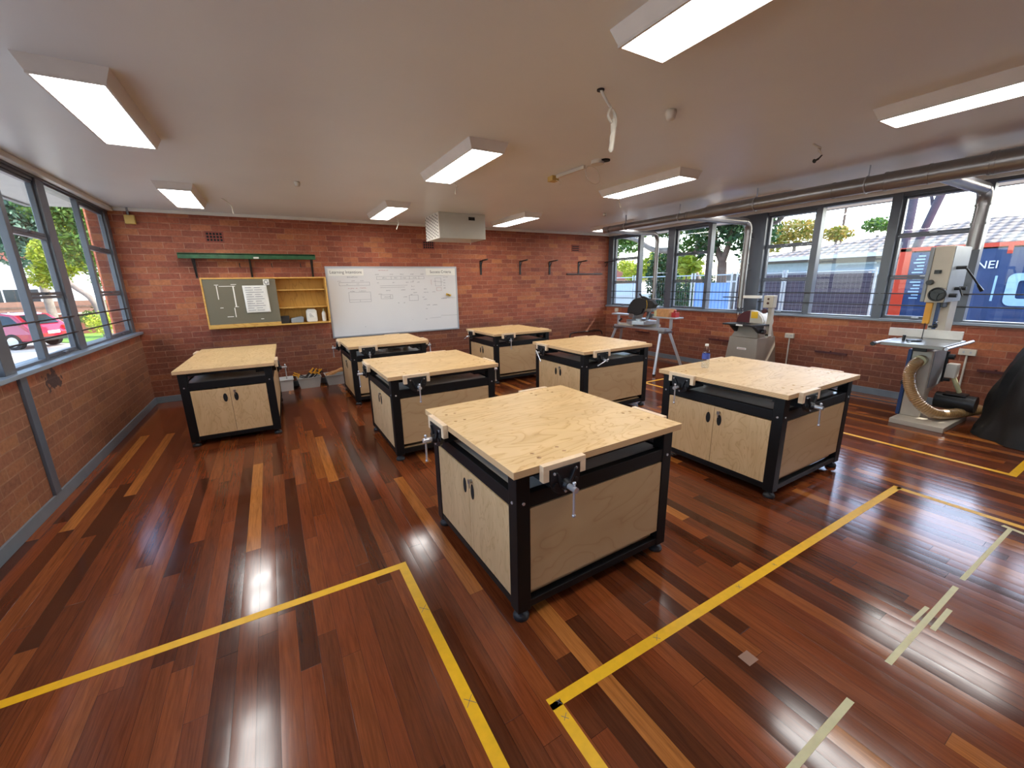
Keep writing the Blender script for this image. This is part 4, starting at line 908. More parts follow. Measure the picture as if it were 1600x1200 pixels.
# ------------------------------------------------------------------ disc sander
ds = empty('disc_sander', (8.22, 3.48, 0), label='cream floor standing disc sander with maroon disc and black table', cat='sander')
def Ds(mb, name, mat, bevel=0): return at(mb.build(name, mat, None, bevel), ds)
def frust(z0, z1, a, b):
    x0, x1, y0, y1 = a; X0, X1, Y0_, Y1 = b
    return MB().add([(x0,y0,z0),(x1,y0,z0),(x1,y1,z0),(x0,y1,z0),(X0,Y0_,z1),(X1,Y0_,z1),(X1,Y1,z1),(X0,Y1,z1)], [(0,3,2,1),(4,5,6,7),(0,1,5,4),(1,2,6,5),(2,3,7,6),(3,0,4,7)])
Ds(frust(0, .76, (7.94, 8.55, 3.20, 3.76), (8.00, 8.50, 3.27, 3.71)), 'cabinet_base', M['mdark'], .008)
Ds(frust(.76, .95, (8.02, 8.48, 3.28, 3.70), (8.08, 8.42, 3.30, 3.62)), 'neck', M['mdark'], .008)
dd = Ds(frust(.20, .66, (7.972, 7.99, 3.30, 3.66), (7.994, 8.01, 3.33, 3.64)), 'access_door', M['mdark'], .004)
Ds(MB().box(7.985, 7.992, 3.415, 3.56, .565, .60), 'warning_label', M['paper'])
m = MB()
for i in range(6): m.box(7.983, 7.985, 3.43+i*.02, 3.442+i*.02, .577, .588)
Ds(m, 'label_lettering', M['inkr'])
m = MB(); m.add([(7.74,3.24,.955),(8.08,3.16,.955),(8.16,3.66,.955),(7.82,3.74,.955),(7.74,3.24,.98),(8.08,3.16,.98),(8.16,3.66,.98),(7.82,3.74,.98)], [(0,3,2,1),(4,5,6,7),(0,1,5,4),(1,2,6,5),(2,3,7,6),(3,0,4,7)]); Ds(m, 'work_table', M['iron'], .003)
Ds(MB().prism([(7.86, .955), (8.08, .955), (8.08, .86), (8.02, .84)], 'y', 3.62, 3.66), 'table_trunnion', M['iron'], .003)
m = MB(); m.prism([(7.80, .955), (8.05, .955), (8.05, .84), (7.98, .84)], 'y', 3.22, 3.27); m.cyl((8.0, 3.22, .87), (8.0, 3.17, .87), .035, n=16); Ds(m, 'table_trunnion', M['iron'], .003)
m = MB(); m.box(7.84, 8.06, 3.40, 3.42, .981, .987); m.cyl((7.95, 3.43, .981), (7.95, 3.43, .992), .055, n=20); Ds(m, 'mitre_gauge', M['iron'])
Ds(MB().box(7.755, 7.765, 3.38, 3.48, .958, .978), 'table_label', M['paper'])
Ds(MB().cyl((8.155, 3.52, .96), (8.175, 3.52, .96), .20, n=40), 'sanding_disc', M['maroon'])
m = MB(); m.prism([(3.52+.215*math.cos(a), .96+.215*math.sin(a)) for a in [-PI/2-k*PI/14 for k in range(15)]] if False else [(3.50, .86)]+[(3.50-.205*math.sin(a), .96+.205*math.cos(a)) for a in [k*PI/20 for k in range(11)]]+[(3.295, .86)], 'x', 8.14, 8.19)
Ds(m, 'disc_guard', M['cream'], .004)
Ds(MB().box(8.132, 8.14, 3.38, 3.48, 1.05, 1.15), 'warning_sticker', M['sticker'], .001)
Ds(MB().cyl((8.19, 3.46, .98), (8.50, 3.46, .98), .135, n=28), 'motor', M['cream'])
Ds(MB().cyl((8.18, 3.50, .96), (8.22, 3.50, .96), .21, n=36), 'disc_housing', M['cream'])
m = MB(); m.box(8.10, 8.18, 3.17, 3.22, .80, 1.22); m.cyl((8.10, 3.195, .80), (8.18, 3.195, .80), .03, n=14); Ds(m, 'brake_arm', M['cream'], .004)
m = MB().box(8.06, 8.16, 3.14, 3.28, 1.22, 1.40); cp = Ds(m, 'control_box', M['cream'], .006)
m = MB(); m.cyl((8.06, 3.21, 1.35), (8.05, 3.21, 1.35), .014, n=12); m.cyl((8.06, 3.21, 1.29), (8.045, 3.21, 1.29), .016, n=12); m.cyl((8.07, 3.24, 1.17), (8.03, 3.24, 1.17), .034, n=16); Ds(m, 'control_buttons', M['redsteel'])

# ------------------------------------------------------------------ mitre saw on its stand
ms = empty('saw_stand', (7.66, 5.3, 0), label='aluminium folding saw stand with splayed legs near the back right corner', cat='stand')
def Ms(mb, name, mat, bevel=0, root=None): return at(mb.build(name, mat, None, bevel), root or ms)
Ms(MB().box(7.60, 7.64, 4.66, 5.90, .775, .815), 'beam', M['alu'], .003)
Ms(MB().box(7.74, 7.78, 4.66, 5.90, .775, .815), 'beam', M['alu'], .003)
for y in (4.72, 5.84): Ms(MB().box(7.57, 7.81, y-.06, y+.06, .735, .775), 'leg_bracket', M['steel'], .004)
for y0_, y1_ in ((4.74, 4.60), (4.80, 4.42)) : pass
for (a, b_) in (((7.60, 4.74, .75), (7.40, 4.66, .012)), ((7.78, 4.70, .75), (7.92, 4.44, .012)), ((7.60, 5.84, .75), (7.38, 6.00, .012)), ((7.78, 5.86, .75), (7.94, 6.10, .012))):
    l = Ms(MB().bar(a, b_, .042, .042), 'leg', M['alu'], .003); MB().cyl((b_[0], b_[1], .001), (b_[0], b_[1], .03), .03, n=12).build('rubber_foot', M['rubber'], l)
for y in (4.60, 4.88, 5.86): 
    Ms(MB().box(7.66, 7.70, y-.02, y+.02, .815, 1.0), 'support_post', M['alu'], .002)
Ms(MB().box(7.60, 7.78, 5.50, 5.98, 1.0, 1.03), 'side_support', M['alu'], .004)
Ms(MB().box(7.58, 7.80, 4.44, 4.94, 1.0, 1.025), 'side_support', M['alu'], .004)
Ms(MB().box(7.55, 7.60, 5.35, 5.75, .815, .86), 'mounting_bar', M['cream'], .003)
Ms(MB().box(7.80, 7.84, 4.95, 5.6, .815, .86), 'mounting_bar', M['cream'], .003)
sw = empty('mitre_saw', (7.66, 5.28, .86), label='mitre saw with black guard bolted on top of the folding stand', cat='saw')
def Sw(mb, name, mat, bevel=0): return Ms(mb, name, mat, bevel, sw)
Sw(MB().prism([(7.50, 5.05), (7.86, 5.05), (7.86, 5.55), (7.58, 5.55), (7.42, 5.34), (7.42, 5.26)], 'z', .862, .93), 'saw_base', M['alu'], .006)
m = MB(); m.cyl((7.66, 5.28, .93), (7.66, 5.28, .965), .15, n=30); m.box(7.34, 7.6, 5.26, 5.32, .93, .96); Sw(m, 'turntable', M['steel'])
m = MB(); m.box(7.76, 7.79, 4.98, 5.22, .965, 1.05); m.box(7.76, 7.79, 5.34, 5.6, .965, 1.05); Sw(m, 'saw_fence', M['alu'], .003)
pts = [(-.03+.17*math.cos(a), 1.14+.19*math.sin(a)) for a in [-.3+k*(PI+.75)/18 for k in range(19)]]
Sw(MB().prism([(5.53, 1.05), (5.52, 1.14), (5.46, 1.25), (5.38, 1.32), (5.26, 1.35), (5.10, 1.335), (4.95, 1.30), (4.88, 1.24), (4.92, 1.165), (5.14, 1.15), (5.18, 1.06), (5.3, 1.02)], 'x', 7.56, 7.66), 'blade_guard', M['rubber'], .012)
Sw(MB().cyl((7.60, 5.30, 1.10), (7.604, 5.30, 1.10), .155, n=40), 'saw_blade', M['steel'])
Sw(MB().cyl((7.66, 5.17, 1.15), (7.84, 5.10, 1.15), .065, n=22), 'motor', M['iron'])
m = MB(); m.tube(bez([(7.63, 5.30, 1.32), (7.60, 5.20, 1.36), (7.58, 5.08, 1.34), (7.62, 5.0, 1.26)]), .017, 10); m.bar((7.63, 5.24, 1.36), (7.63, 5.30, 1.41), .02, .02); Sw(m, 'handle', M['rubber'])
m = MB(); m.bar((7.70, 5.14, .95), (7.72, 5.10, 1.22), .06, .05); m.box(7.60, 7.80, 4.98, 5.14, 1.10, 1.18); Sw(m, 'arm', M['steel'], .004)
Sw(MB().box(7.56, 7.62, 5.36, 5.48, .97, 1.07), 'clamp_block', M['steel'], .004)
m = MB(); m.bar((7.50, 5.66, .90), (7.48, 5.58, .95), .02, .03); Sw(m, 'lock_lever', M['rubber'])
m = MB(); m.tube(bez([(7.57, 5.08, 1.33), (7.54, 5.03, 1.22), (7.55, 5.06, 1.12)]), .004, 6); Sw(m, 'cord', M['sticker'])
t = MB().box(7.60, 7.76, 4.60, 4.86, 1.027, 1.16).build('timber_block', M['wood'], bevel=.003); tag(t, 'orange brown timber block on the right end of the saw stand', 'wood')
t = MB().box(7.62, 7.74, 4.875, 4.93, 1.027, 1.13).build('timber_block', M['beige'], bevel=.003); tag(t, 'pale block between the mitre saw and timber block', 'wood')
m = MB(); m.box(7.62, 7.72, 4.47, 4.56, 1.027, 1.11); m.cyl((7.62, 4.50, 1.12), (7.60, 4.46, 1.15), .018, n=10); tag(m.build('end_stop', pmat('red_plastic', 'a8282c', .4), bevel=.006), 'red plastic end stop beside the timber block', 'clamp')

# ------------------------------------------------------------------ machine under a black sheet
def sheet():
    # profile rings of a draped cover, radial folds
    cx_, cy_ = 8.26, .07; n, kz = 64, 14; v = []
    random.seed(11)
    for j in range(kz+1):
        u = j/kz; z = 1.14*(u**.95)
        for i in range(n):
            a = 2*PI*i/n; ca, sa = math.cos(a), math.sin(a)
            # rounded rectangle radius
            rx, ry = .57-.22*u**2, .80-.26*u**3
            k_ = (abs(ca)**3+abs(sa)**3)**(-1/3)
            f = 1+.055*(1-abs(math.sin(a*4.5+u*1.6+.4)))*(1.2-u)+.04*abs(math.sin(a*8-u*3))*(1-u*.4)+.018*math.sin(a*23+u*9)+.07*max(0, .16-u)/.16-.06
            v.append((cx_+rx*k_*f*ca, cy_+ry*k_*f*sa, .004+z+(.02*math.sin(a*5+1)*u)))
    v.append((cx_, cy_, 1.20)); f = [(j*n+i, j*n+(i+1) % n, (j+1)*n+(i+1) % n, (j+1)*n+i) for j in range(kz) for i in range(n)]
    f += [(kz*n+i, kz*n+(i+1) % n, (kz+1)*n) for i in range(n)]
    return MB().add(v, f, True)
o = sheet().build('covered_machine', M['bag']); tag(o, 'machine wrapped in a black plastic sheet at the right edge', 'covered machine')

# ------------------------------------------------------------------ outdoors: ground, eaves
struct(MB().box(W+.22, 90, -60, 90, -.35, -.25).build('ground_right', M['earth']))
struct(MB().box(-80, -.2, -40, 120, -.75, -.6).build('ground_left', M['asphalt']))
struct(MB().prism([(-9, 36), (-7.0, 26.6), (-5.0, 24.2), (-2.0, 21.5), (-.2, 16.5), (1.5, 20), (1.5, 40), (-6, 44)], 'z', -.6, -.57).build('lawn', M['grass']))
m = MB(); m.box(-.92, -.2, Y0-1, D+.6, 2.80, 2.86); struct(m.build('eave_left', M['soffit']))
m = MB(); m.box(-.98, -.92, Y0-1, D+.6, 2.78, 2.98); struct(m.build('fascia_left', M['fascia']))
m = MB(); m.box(W+.2, W+1.45, Y0-1, D+.6, 2.80, 2.86); struct(m.build('eave_right', M['soffit']))
m = MB(); m.box(W+1.45, W+1.50, Y0-1, D+.6, 2.79, 2.98); struct(m.build('fascia_right', M['fascia']))
struct(MB().box(-1.0, W+1.5, Y0-1.2, D+.7, 2.98, 3.06).build('roof_slab', M['fascia']))
o = MB().box(-1.60, -1.38, 12.9, 13.3, -.6, 3.6).build('brick_pillar', M['obrick']); tag(o, 'red brick pillar standing outside beyond the left windows', 'pillar')
m = MB(); m.tube([(9.75, 4.06, 2.85), (9.75, 4.06, 2.68), (9.75, 4.14, 2.62), (9.75, 4.30, 2.62), (9.75, 4.36, 2.66), (9.75, 4.36, 2.8)], .035, 10); tag(m.build('gutter_pipe', M['fascia']), 'small bent gutter pipe under the right eave', 'pipe')

# ------------------------------------------------------------------ trees
def leaves(blobs, n, size, mat, parent=None, name='foliage', flat=1.0):
    vs, fs = [], []; R = random.random; G = random.gauss
    tot = sum(b[3]*b[4]*b[5] for b in blobs)
    for (x, y, z, a, b_, c_) in blobs:
        for _ in range(int(n*a*b_*c_/tot)):
            d_ = Vector((G(0, 1), G(0, 1), G(0, 1))).normalized(); rad = R()**.38
            p = Vector((x+d_.x*a*rad, y+d_.y*b_*rad, z+d_.z*c_*rad)); s_ = size*(.6+.8*R())
            t_ = Vector((G(0, 1), G(0, 1), G(0, .7))).normalized()*s_; q_ = t_.orthogonal().normalized()
            q_ = (Matrix.Rotation(R()*2*PI, 3, t_) @ q_)*s_*.42; k = len(vs)
            vs += [p-t_, p+q_, p+t_, p-q_]; fs.append((k, k+1, k+2, k+3))
    return MB().add(vs, fs).build(name, mat, parent)
def tree(loc, lab, blobs, n, size, mat, trunks=(), bark='bark', cat='tree', name='garden_tree', group=None):
    e = empty(name, loc, label=lab, cat=cat, group=group)
    loc = Vector(loc)
    bl = [(b[0]-loc.x, b[1]-loc.y, b[2]-loc.z, *b[3:]) for b in blobs]
    leaves(bl, n, size, M[mat], e)
    if trunks:
        for pts, r0, r1 in trunks:
            pts = bez([Vector(p)-loc for p in pts], 5); k = len(pts)
            MB().tube(pts, [r0+(r1-r0)*i/(k-1) for i in range(k)], 10).build('trunk' if pts[0].z < .6 else 'branch', M[bark], e)
    return e
random.seed(21)
# right side
tree((15, 8.45, -.25), 'tall dark leaved tree with forked trunk behind the blue mesh sheet', [(15, 8.7, 3.6, 1.3, 1.0, .9), (15.3, 7.9, 3.3, 1.2, .8, .9), (15, 9.6, 4.2, 1.4, 1.2, .8), (14.8, 8.0, 4.8, 1.5, 1.6, .8), (14.8, 9.0, 2.6, .5, .5, .4), (15.1, 7.6, 2.5, .5, .5, .5)], 9000, .09, 'leaf_d',
     [([(15, 8.45, -.25), (15, 8.5, 1.2), (15, 8.55, 2.2)], .17, .14), ([(15, 8.55, 2.2), (15, 8.85, 2.8), (15, 9.1, 3.8)], .12, .05), ([(15, 8.55, 2.2), (15, 8.35, 2.9), (15, 8.1, 4.2)], .11, .05), ([(15, 8.1, -.25), (15.2, 7.95, 2.0), (15, 7.92, 4.5)], .09, .06)], 'barkd')
tree((15.2, 9.5, -.25), 'leaning grey trunked tree crossing the second window from the far corner', [(15.2, 10.0, 3.9, 1.0, 1.0, .7), (15.2, 11.2, 3.7, .8, .7, .45), (15.0, 9.3, 3.4, .5, .5, .5), (15.4, 9.9, 2.9, .7, .6, .5)], 4200, .09, 'leaf_g',
     [([(15.2, 9.3, -.25), (15.2, 9.55, 1.5), (15.2, 10.15, 2.25), (15.2, 10.7, 2.7), (15.2, 11.7, 2.85), (15.2, 12.6, 3.3), (15.2, 13.4, 3.5)], .17, .07), ([(15.2, 10.0, 2.1), (15.2, 9.7, 3.0), (15.2, 10.2, 3.8)], .08, .05), ([(15.2, 9.5, 2.7), (15.2, 9.2, 3.1), (15.2, 8.9, 3.7)], .06, .04)])
tree((17, 12.5, -.25), 'dense dark green shrub behind the thin extraction pipe', [(17, 12.6, 1.7, .8, .75, 1.2), (17, 12.2, .7, .7, .9, 1.0), (16.5, 10.2, 1.0, .6, .9, .9), (17, 12.9, 2.4, .5, .5, .6)], 6500, .085, 'leaf_d', cat='shrub', name='garden_shrub')
tree((14.4, 9.4, -.25), 'small bright green fern palm in front of the leaning trunk', [(14.4, 9.45, 2.15, .5, .45, .3)], 260, .17, 'leaf_y', [([(14.4, 9.4, -.25), (14.4, 9.45, 1.2), (14.4, 9.45, 2.1)], .04, .03)], 'barkd', name='fern_palm')
tree((13.9, 9.1, -.25), 'low dark bush at the foot of the leaning tree', [(13.9, 9.15, .9, .5, .55, .75)], 900, .06, 'leaf_d', cat='shrub', name='garden_shrub')
tree((22, 17.6, -.25), 'yellow green tree in front of the far red roofed house', [(22, 17.6, 2.4, 1.3, .9, .6), (22, 18.9, 2.1, 1.0, .8, .5), (22, 16.2, 2.2, .9, 1.0, .5), (22, 17.2, 3.1, .7, .6, .35), (22, 15.0, 1.8, .8, .8, .6), (22, 19.9, 2.6, .7, .7, .4)], 5200, .11, 'leaf_y', [([(22, 17.6, -.25), (22, 17.6, 1.6)], .09, .07)], 'barkd')
tree((20, 18.3, -.25), 'light green tree hanging over the top of the far corner window', [(20, 18.3, 4.6, 1.6, 1.6, .9), (20, 17.0, 4.9, 1.0, .9, .5), (20, 19.4, 3.5, .8, .9, .8), (20, 17.6, 3.6, .7, .7, .4)], 5000, .12, 'leaf_g', [([(20, 20.2, -.25), (20, 19.8, 2.5), (20, 18.8, 4.2)], .16, .08)])
tree((33, 15, -.25), 'orange tinged tree rising behind the tiled house roof', [(33, 15.2, 4.6, 1.3, 1.6, .9), (33, 16.6, 4.1, 1.1, .9, .7)], 1800, .15, 'leaf_o', [([(33, 15.2, -.25), (33, 15.2, 4)], .15, .1)])
tree((33.2, 12.9, -.25), 'small pale tree top behind the roof right of the orange tinged tree', [(33.2, 12.9, 4.3, 1, .9, .45)], 600, .14, 'leaf_o', [([(33.2, 12.9, -.25), (33.2, 12.9, 4)], .12, .08)])
tree((33.4, 10.9, -.25), 'small green tree top peeping over the middle of the tiled roof', [(33.4, 10.9, 4.6, 1, .9, .4)], 500, .14, 'leaf_g', [([(33.4, 10.9, -.25), (33.4, 10.9, 4)], .12, .08)])
for (a, pts, r, lb) in (((18.3, 4.95, -.25), [(0, 0, 0), (0, -.03, 3), (0, .0, 6)], .10, 'left one of two bare trunks standing behind the shipping container'), ((18.9, 5.38, -.25), [(0, 0, 0), (0, -.55, 2.75), (0, -.95, 4.6), (0, -1.35, 6.5)], .10, 'right slanting one of two bare trunks behind the shipping container')):
    e = empty('bare_trunk', a, label=lb, cat='tree'); MB().tube(bez(pts, 4), r, 12).build('trunk', M['barkg'], e)
    MB().tube([(0, pts[1][1]*1.3, 3.9), (.2, pts[1][1]*1.3+.3, 4.9), (.3, pts[1][1]*1.3+.5, 6.0)], [r*.45, r*.35, r*.2], 8).build('branch', M['barkg'], e)
# left side
random.seed(5)
tree((-8, 30, -.6), 'tall bluish green tree filling the upper left windows', [(-8.3, 30, 5.2, 2.2, 2, 1.5), (-6.9, 30, 6.2, 2.0, 2, 1.3), (-8.2, 30, 3.7, 1.4, 1.6, .9), (-9.8, 31, 6.0, 2.4, 2, 1.6)], 11000, .14, 'leaf_b', [([(-8, 30, -.6), (-8.1, 30, 3), (-8.2, 30, 5.5)], .2, .1)])
tree((-6.3, 27, -.6), 'yellow green tree with pale trunk beyond the left windows', [(-6.2, 27, 3.3, 1.1, 1.2, .9), (-5.3, 26.5, 4.2, 1.0, 1, .8), (-6.8, 27, 2.4, .8, .8, .6)], 7000, .10, 'leaf_y', [([(-5.0, 25.5, -.6), (-5.2, 25.6, 1.2), (-5.9, 26.0, 2.0), (-6.3, 26.6, 3.0)], .13, .07)])
tree((-3.9, 22, -.6), 'green tree behind the brick pillar outside', [(-4.1, 22, 3.4, .9, 1, .9), (-3.6, 22.5, 2.4, .8, .9, .8), (-3.9, 22, 4.6, 1.1, 1.2, .8), (-4.9, 22.4, 4.8, .9, 1, .7)], 6500, .09, 'leaf_g', [([(-3.95, 22, -.6), (-4.0, 22, 1.4), (-4.0, 22, 3)], .11, .06)])
tree((-5.5, 28, -.6), 'clipped round hedge on the lawn beyond the left windows', [(-5.45, 28, .75, .55, .6, .5), (-4.9, 27.6, .5, .5, .6, .5), (-6.1, 28.2, .35, .5, .6, .45)], 2200, .06, 'leaf_g', cat='hedge', name='hedge')
tree((-3.6, 21, -.6), 'low leafy shrub beside the brick pillar outside', [(-3.9, 21, .5, .5, .6, .45)], 800, .06, 'leaf_y', cat='shrub', name='garden_shrub')

# ------------------------------------------------------------------ left neighbours
e = empty('neighbour_house', (-14, 46, -.6), label='white single storey house across the street, seen through the left windows', cat='house')
MB().box(-9, 3.2, 0, 8, 0, 4.6).build('house_wall', M['housewhite'], e)
MB().prism([(-9.4, 4.6), (3.6, 4.6), (3.0, 6.0), (-9.0, 6.0)], 'y', -.4, 8.4).build('roof', M['redroof'], e)
w_ = MB().box(-3.5, .5, -.04, .02, 1.5, 2.6).build('window_frame', M['whitepaint'], e)
for i in range(4): MB().box(-3.4+i*.98, -2.52+i*.98, -.06, -.04, 1.58, 2.52).build('window_glass', M['carglass'], w_)
e = empty('paling_fence', (-13, 42, -.6), label='brown paling fence in front of the white house', cat='fence'); MB().box(-9, 4.5, 0, .08, 0, 1.65).build('palings', M['wood_fence'], e); MB().box(-9, 4.5, -.05, 0, 1.2, 1.3).build('fence_rail', M['barkd'], e)
e = empty('garden_wall', (-7.2, 31, -.6), label='low red brick garden wall behind the red car', cat='wall'); MB().box(-2.0, 2.6, 0, .3, 0, 1.1).build('brickwork', M['redroof'], e); MB().box(-2.05, 2.65, -.04, .34, 1.1, 1.17).build('coping', M['housecream'], e)

def car(name, loc, rz, body, lab, ute=False):
    e = empty(name, loc, rz, label=lab, cat='car')
    Lc, Wd = 4.3, 1.76
    if ute: side = [(0, .35), (.05, .75), (.25, .95), (1.15, 1.05), (1.75, 1.52), (3.0, 1.58), (3.35, 1.10), (4.9, 1.08), (4.95, .5), (4.9, .32)]; Lc = 4.95; roof = [(1.2, 1.05), (1.78, 1.47), (2.95, 1.53), (3.28, 1.08)]
    else: side = [(0, .32), (-.02, .62), (.12, .85), (.25, 1.0), (.62, 1.38), (1.1, 1.46), (2.1, 1.46), (3.0, 1.02), (3.95, .86), (4.25, .66), (4.28, .34)]; roof = [(.34, 1.0), (.66, 1.33), (1.1, 1.41), (2.05, 1.41), (2.85, 1.02)]
    n = len(side); vs = []; fs = []
    secs = [(-1, .90), (-.93, 1.0), (0, 1.02), (.93, 1.0), (1, .90)]
    for (yy, k) in secs:
        for (x, z) in side:
            inset = .16*max(0, (z-.95)/.5) if abs(yy) > .5 else 0
            vs.append((x if abs(yy) < .99 else Lc/2+(x-Lc/2)*.985, yy*(Wd/2-inset), z if abs(yy) < .99 else .32+(z-.32)*.985))
    for s_ in range(4):
        for i in range(n): fs.append((s_*n+i, s_*n+(i+1) % n, (s_+1)*n+(i+1) % n, (s_+1)*n+i))
    fs += [tuple(range(n))[::-1], tuple(range(4*n, 5*n))]
    MB().add(vs, fs, False).build('body', M[body], e, bevel=.03)
    for s_ in (-1, 1):
        g = MB(); y = Wd/2-.075
        g.add([(x, s_*(y+.055-.14*max(0, (z-1.0)/.45)), z*.985+.0) for x, z in roof]+[(x, s_*(y+.0-.14*max(0, (z-1.0)/.45)), z*.985) for x, z in roof],
              [tuple(range(len(roof))), tuple(range(len(roof), 2*len(roof)))[::-1]]+[(i, (i+1) % len(roof), len(roof)+(i+1) % len(roof), len(roof)+i) for i in range(len(roof))])
        g.build('side_window', M['carglass'], e)
    if not ute:
        MB().add([(.20, -.62, 1.0), (.20, .62, 1.0), (.60, .55, 1.36), (.60, -.55, 1.36), (.23, -.62, 1.0), (.23, .62, 1.0), (.63, .55, 1.36), (.63, -.55, 1.36)], [(0,1,2,3),(4,7,6,5),(0,4,5,1),(1,5,6,2),(2,6,7,3),(3,7,4,0)]).build('rear_window', M['carglass'], e)
        for s_ in (-1, 1): MB().box(-.03, .12, s_*.55, s_*.82, .72, .88).build('tail_light', M['contred'], e, bevel=.02)
        MB().box(-.04, .05, -.78, .78, .30, .46).build('bumper', M['darksteel'], e, bevel=.02); MB().box(-.035, -.01, -.26, .26, .58, .70).build('number_plate', M['whitepaint'], e)
    for x in (.78, Lc-.85):
        for s_ in (-1, 1):
            w2_ = MB().cyl((x, s_*(Wd/2-.19), .32), (x, s_*(Wd/2+.01), .32), .32, n=24).build('wheel', M['tyre'], e)
            m = MB(); m.cyl((x, s_*(Wd/2+.01), .32), (x, s_*(Wd/2+.018), .32), .20, n=20); m.build('rim', M['rim'], w2_)
    return e
car('parked_car', (-6.45, 24.7, -.6), math.atan2(.386, -.917), 'carred', 'red hatchback car parked outside the left windows')
car('parked_ute', (18.6, 18.5, -.25), -PI/2+.05, 'carwhite', 'white utility vehicle parked outside the far right corner window', True).scale = (1.15, 1.15, 1.15)

# ------------------------------------------------------------------ right neighbours
e = empty('shipping_container', (17, 4.6, -.25), label='blue shipping container with orange end post and white lettering', cat='container')
m = MB(); n = 84; Lk = 12.0; prof = []
for i in range(n+1):
    y = -.26-(Lk-.5)*i/n; ph = i % 4; prof.append((0.0 if ph in (0, 1) else .06, y))
vs = [(x, y, z) for z in (.12, 2.50) for x, y in prof]; m.add(vs, [(i, i+1, n+1+i+1, n+1+i) for i in range(n)]); m.box(.05, 2.40, -Lk+.2, -.2, .12, 2.5)
m.build('corrugated_side', M['contblue'], e)
MB().box(-.02, .12, -.26, 0, 0, 2.62).build('corner_post', M['contred'], e, bevel=.01); MB().box(-.02, .12, -Lk, -Lk+.2, 0, 2.62).build('corner_post', M['contred'], e)
MB().box(-.02, 2.44, -Lk, 0, 2.53, 2.63).build('top_rail', M['contred'], e); MB().box(-.02, 2.44, -Lk, 0, 0, .12).build('bottom_rail', M['contblue'], e)
MB().box(.12, 2.44, -.12, 0, .12, 2.53).build('door_end', M['contred'], e)
MB().box(-.03, .0, -2.07, -1.98, 2.36, 2.54).build('top_bracket', M['contred'], e)
text('container_lettering', 'NEI', M['whitepaint'], .26, (-.012, -1.52, 2.03), (PI/2, 0, -PI/2), e, width=.36, extrude=.004)
# big pale rounded letter ring
def rr(cy, cz, a, b_, r, k=6):
    out = []
    for qx, qz, a0 in ((a-r, b_-r, 0), (-a+r, b_-r, PI/2), (-a+r, -b_+r, PI), (a-r, -b_+r, 3*PI/2)):
        for i in range(k+1):
            t_ = a0+i*PI/2/k; out.append((cy+qx+r*math.cos(t_), cz+qz+r*math.sin(t_)))
    return out
for cy, nm in ((-2.62, 0), (-3.75, 1), (-4.9, 2)):
    o1 = rr(cy, 1.52, .52, .38, .14); o2 = rr(cy, 1.52, .34, .21, .05); k = len(o1)
    m = MB(); m.add([(-.012, y, z) for y, z in o1]+[(-.012, y, z) for y, z in o2]+[(-.004, y, z) for y, z in o1]+[(-.004, y, z) for y, z in o2],
        [(i, (i+1) % k, k+(i+1) % k, k+i) for i in range(k)]+[(i, (i+1) % k, 2*k+(i+1) % k, 2*k+i) for i in range(k)]+[(k+i, k+(i+1) % k, 3*k+(i+1) % k, 3*k+i) for i in range(k)])
    m.build('printed_letter', M['lightblue'], e)
    break
m = MB(); m.box(-.012, -.006, -1.93, -1.89, 1.25, 1.85); m.build('printed_strip', M['lightblue'], e)
m = MB()
for i in range(14): m.box(-.012, -.006, -.56, -.42+.04*(i % 3), 2.38-i*.085, 2.415-i*.085)
m.build('small_printing', M['lightblue'], e)
# tiled house
e = empty('tiled_house', (24, 13, -.25), label='single storey house with pale tiled hip roof behind the container', cat='house')
MB().box(.5, 6.9, -18, -.5, 0, 2.85).build('house_wall', M['wallgrey'], e)
rz_, x0, x1, y0, y1 = 2.85, -.2, 7.4, -18.5, .2
MB().add([(x0,y0,rz_),(x1,y0,rz_),(x1,y1,rz_),(x0,y1,rz_),(3.6,-8.2,rz_+1.28),(3.6,-7.6,rz_+1.28),(x0,y0,rz_-.05),(x1,y0,rz_-.05),(x1,y1,rz_-.05),(x0,y1,rz_-.05)],
         [(0,1,4),(1,2,5,4),(2,3,5),(3,0,4,5),(9,8,7,6),(0,6,7,1),(1,7,8,2),(2,8,9,3),(3,9,6,0)]).build('tiled_roof', M['roof'], e)
MB().box(-.32, -.2, -18.5, .3, rz_-.14, rz_+.02).build('gutter', M['soffit'], e)
MB().box(.44, .5, -2.9, -.6, 1.4, 2.6).build('pale_panel', M['wallblue'], e); MB().box(.40, .5, -5.4, -2.9, 1.7, 2.5).build('pale_panel', M['wallblue'], e)
w_ = MB().box(.42, .5, -8.0, -6.4, 1.6, 2.5).build('window_frame', M['whitepaint'], e); MB().box(.40, .42, -7.9, -6.5, 1.68, 2.42).build('window_glass', M['carglass'], w_)
MB().prism([(-.1, 2.05), (.5, 2.5), (.5, 2.42), (-.1, 1.97)], 'y', -6.2, -4.0).build('awning', M['wallblue'], e)
e = empty('far_red_house', (40, 38, -.25), label='distant house with red roof seen through the far corner window', cat='house')
MB().box(0, 8, -6, 5, 0, 2.0).build('house_wall', M['housecream'], e); MB().prism([(-6.5, 2.0), (5.5, 2.0), (2.5, 3.7), (-3, 3.7)], 'x', -.5, 8.5).build('roof', M['redroof'], e)
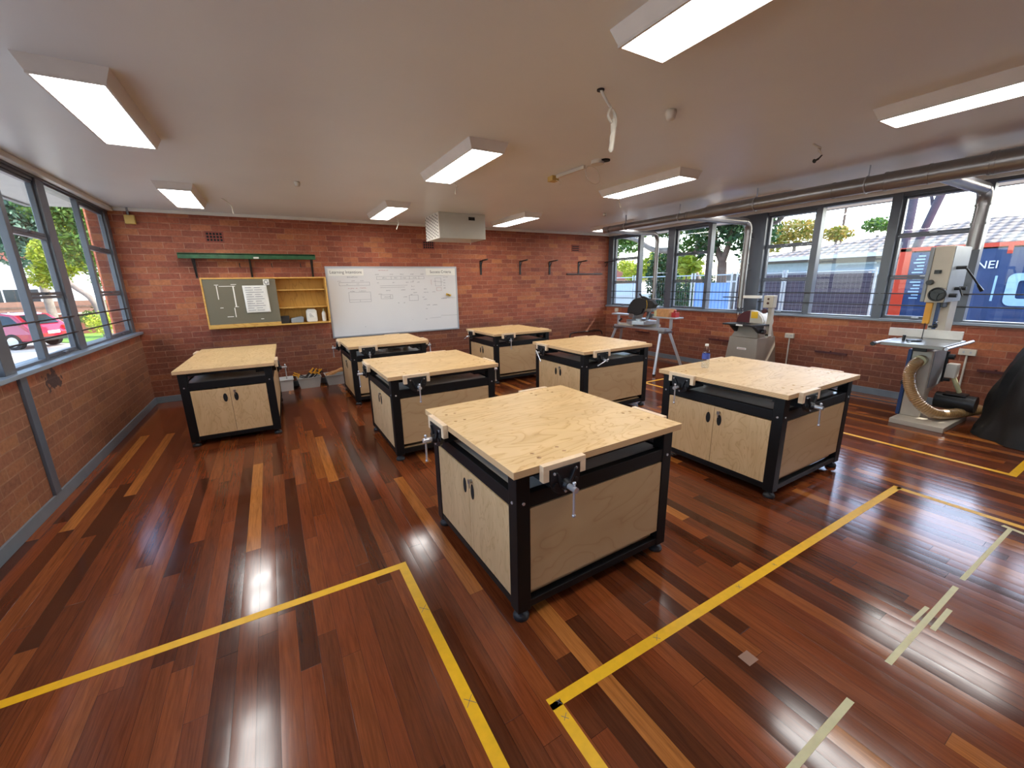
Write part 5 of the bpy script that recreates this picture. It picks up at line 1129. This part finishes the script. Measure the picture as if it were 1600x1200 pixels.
tag(MB().cyl((36, 13.78, -.25), (36, 13.78, 9.5), .075, n=10).build('power_pole', M['barkd']), 'thin distant power pole above the tiled roof', 'pole')
# boundary wall, sheet and temporary fence
e = empty('boundary_wall', (15.8, 8.0, -.25), label='grey boundary wall with white cap behind the blue mesh sheet', cat='wall'); MB().box(0, .2, -3.2, 1.2, 0, 2.08).build('wall_body', M['wallgrey'], e); MB().box(-.04, .24, -3.25, 1.25, 1.78, 1.84).build('cap_band', M['whitepaint'], e)
# temporary fence panels
for i, (ya, yb2, kind, lb) in enumerate([(3.72, 5.6, 'shade', 'temporary fence panel hung with dark cloth next to the container'), (5.62, 6.9, 'shade', 'narrow temporary fence panel with dark cloth seen beside the drop pipe'), (7.0, 8.25, 'mesh', 'temporary fence panel covered with a blue mesh sheet'), (8.3, 10.7, None, 'open wire temporary fence panel in front of the trees'), (10.75, 13.15, None, 'open wire temporary fence panel in front of the white utility vehicle')]):
    xf = 13.2; e = empty('temporary_fence', (xf, (ya+yb2)/2, -.25), label=lb, cat='fence'); L = (yb2-ya)/2
    ht = 2.02
    for s_ in (-1, 1): MB().cyl((0, s_*(L-.03), 0), (0, s_*(L-.03), ht+.07), .024, n=10).build('fence_post', M['galv'], e)
    m = MB(); m.cyl((0, -L, ht), (0, L, ht), .016, n=8); m.build('top_tube', M['galv'], e)
    m = MB(); m.cyl((0, -L, .12), (0, L, .12), .016, n=8); m.build('bottom_tube', M['galv'], e)
    m = MB(); k = int(2*L/.09)
    for j in range(1, k): m.bar((0, -L+j*.09, .12), (0, -L+j*.09, ht), .003, .003, (0, 1, 0))
    for j in range(1, 7): m.bar((.004, -L, .12+j*.28), (.004, L, .12+j*.28), .004, .004)
    w2_ = m.build('wire_mesh', M['wire'], e); w2_['kind'] = 'stuff'
    if kind: MB().box(.02, .032, -L+.02, L-.02, .1, 1.97 if kind == 'shade' else 1.8).build('cloth', M[kind], e)
    MB().box(-.12, .12, -L+.01, -L+.3, 0, .12).build('fence_foot', M['rubber'], e)
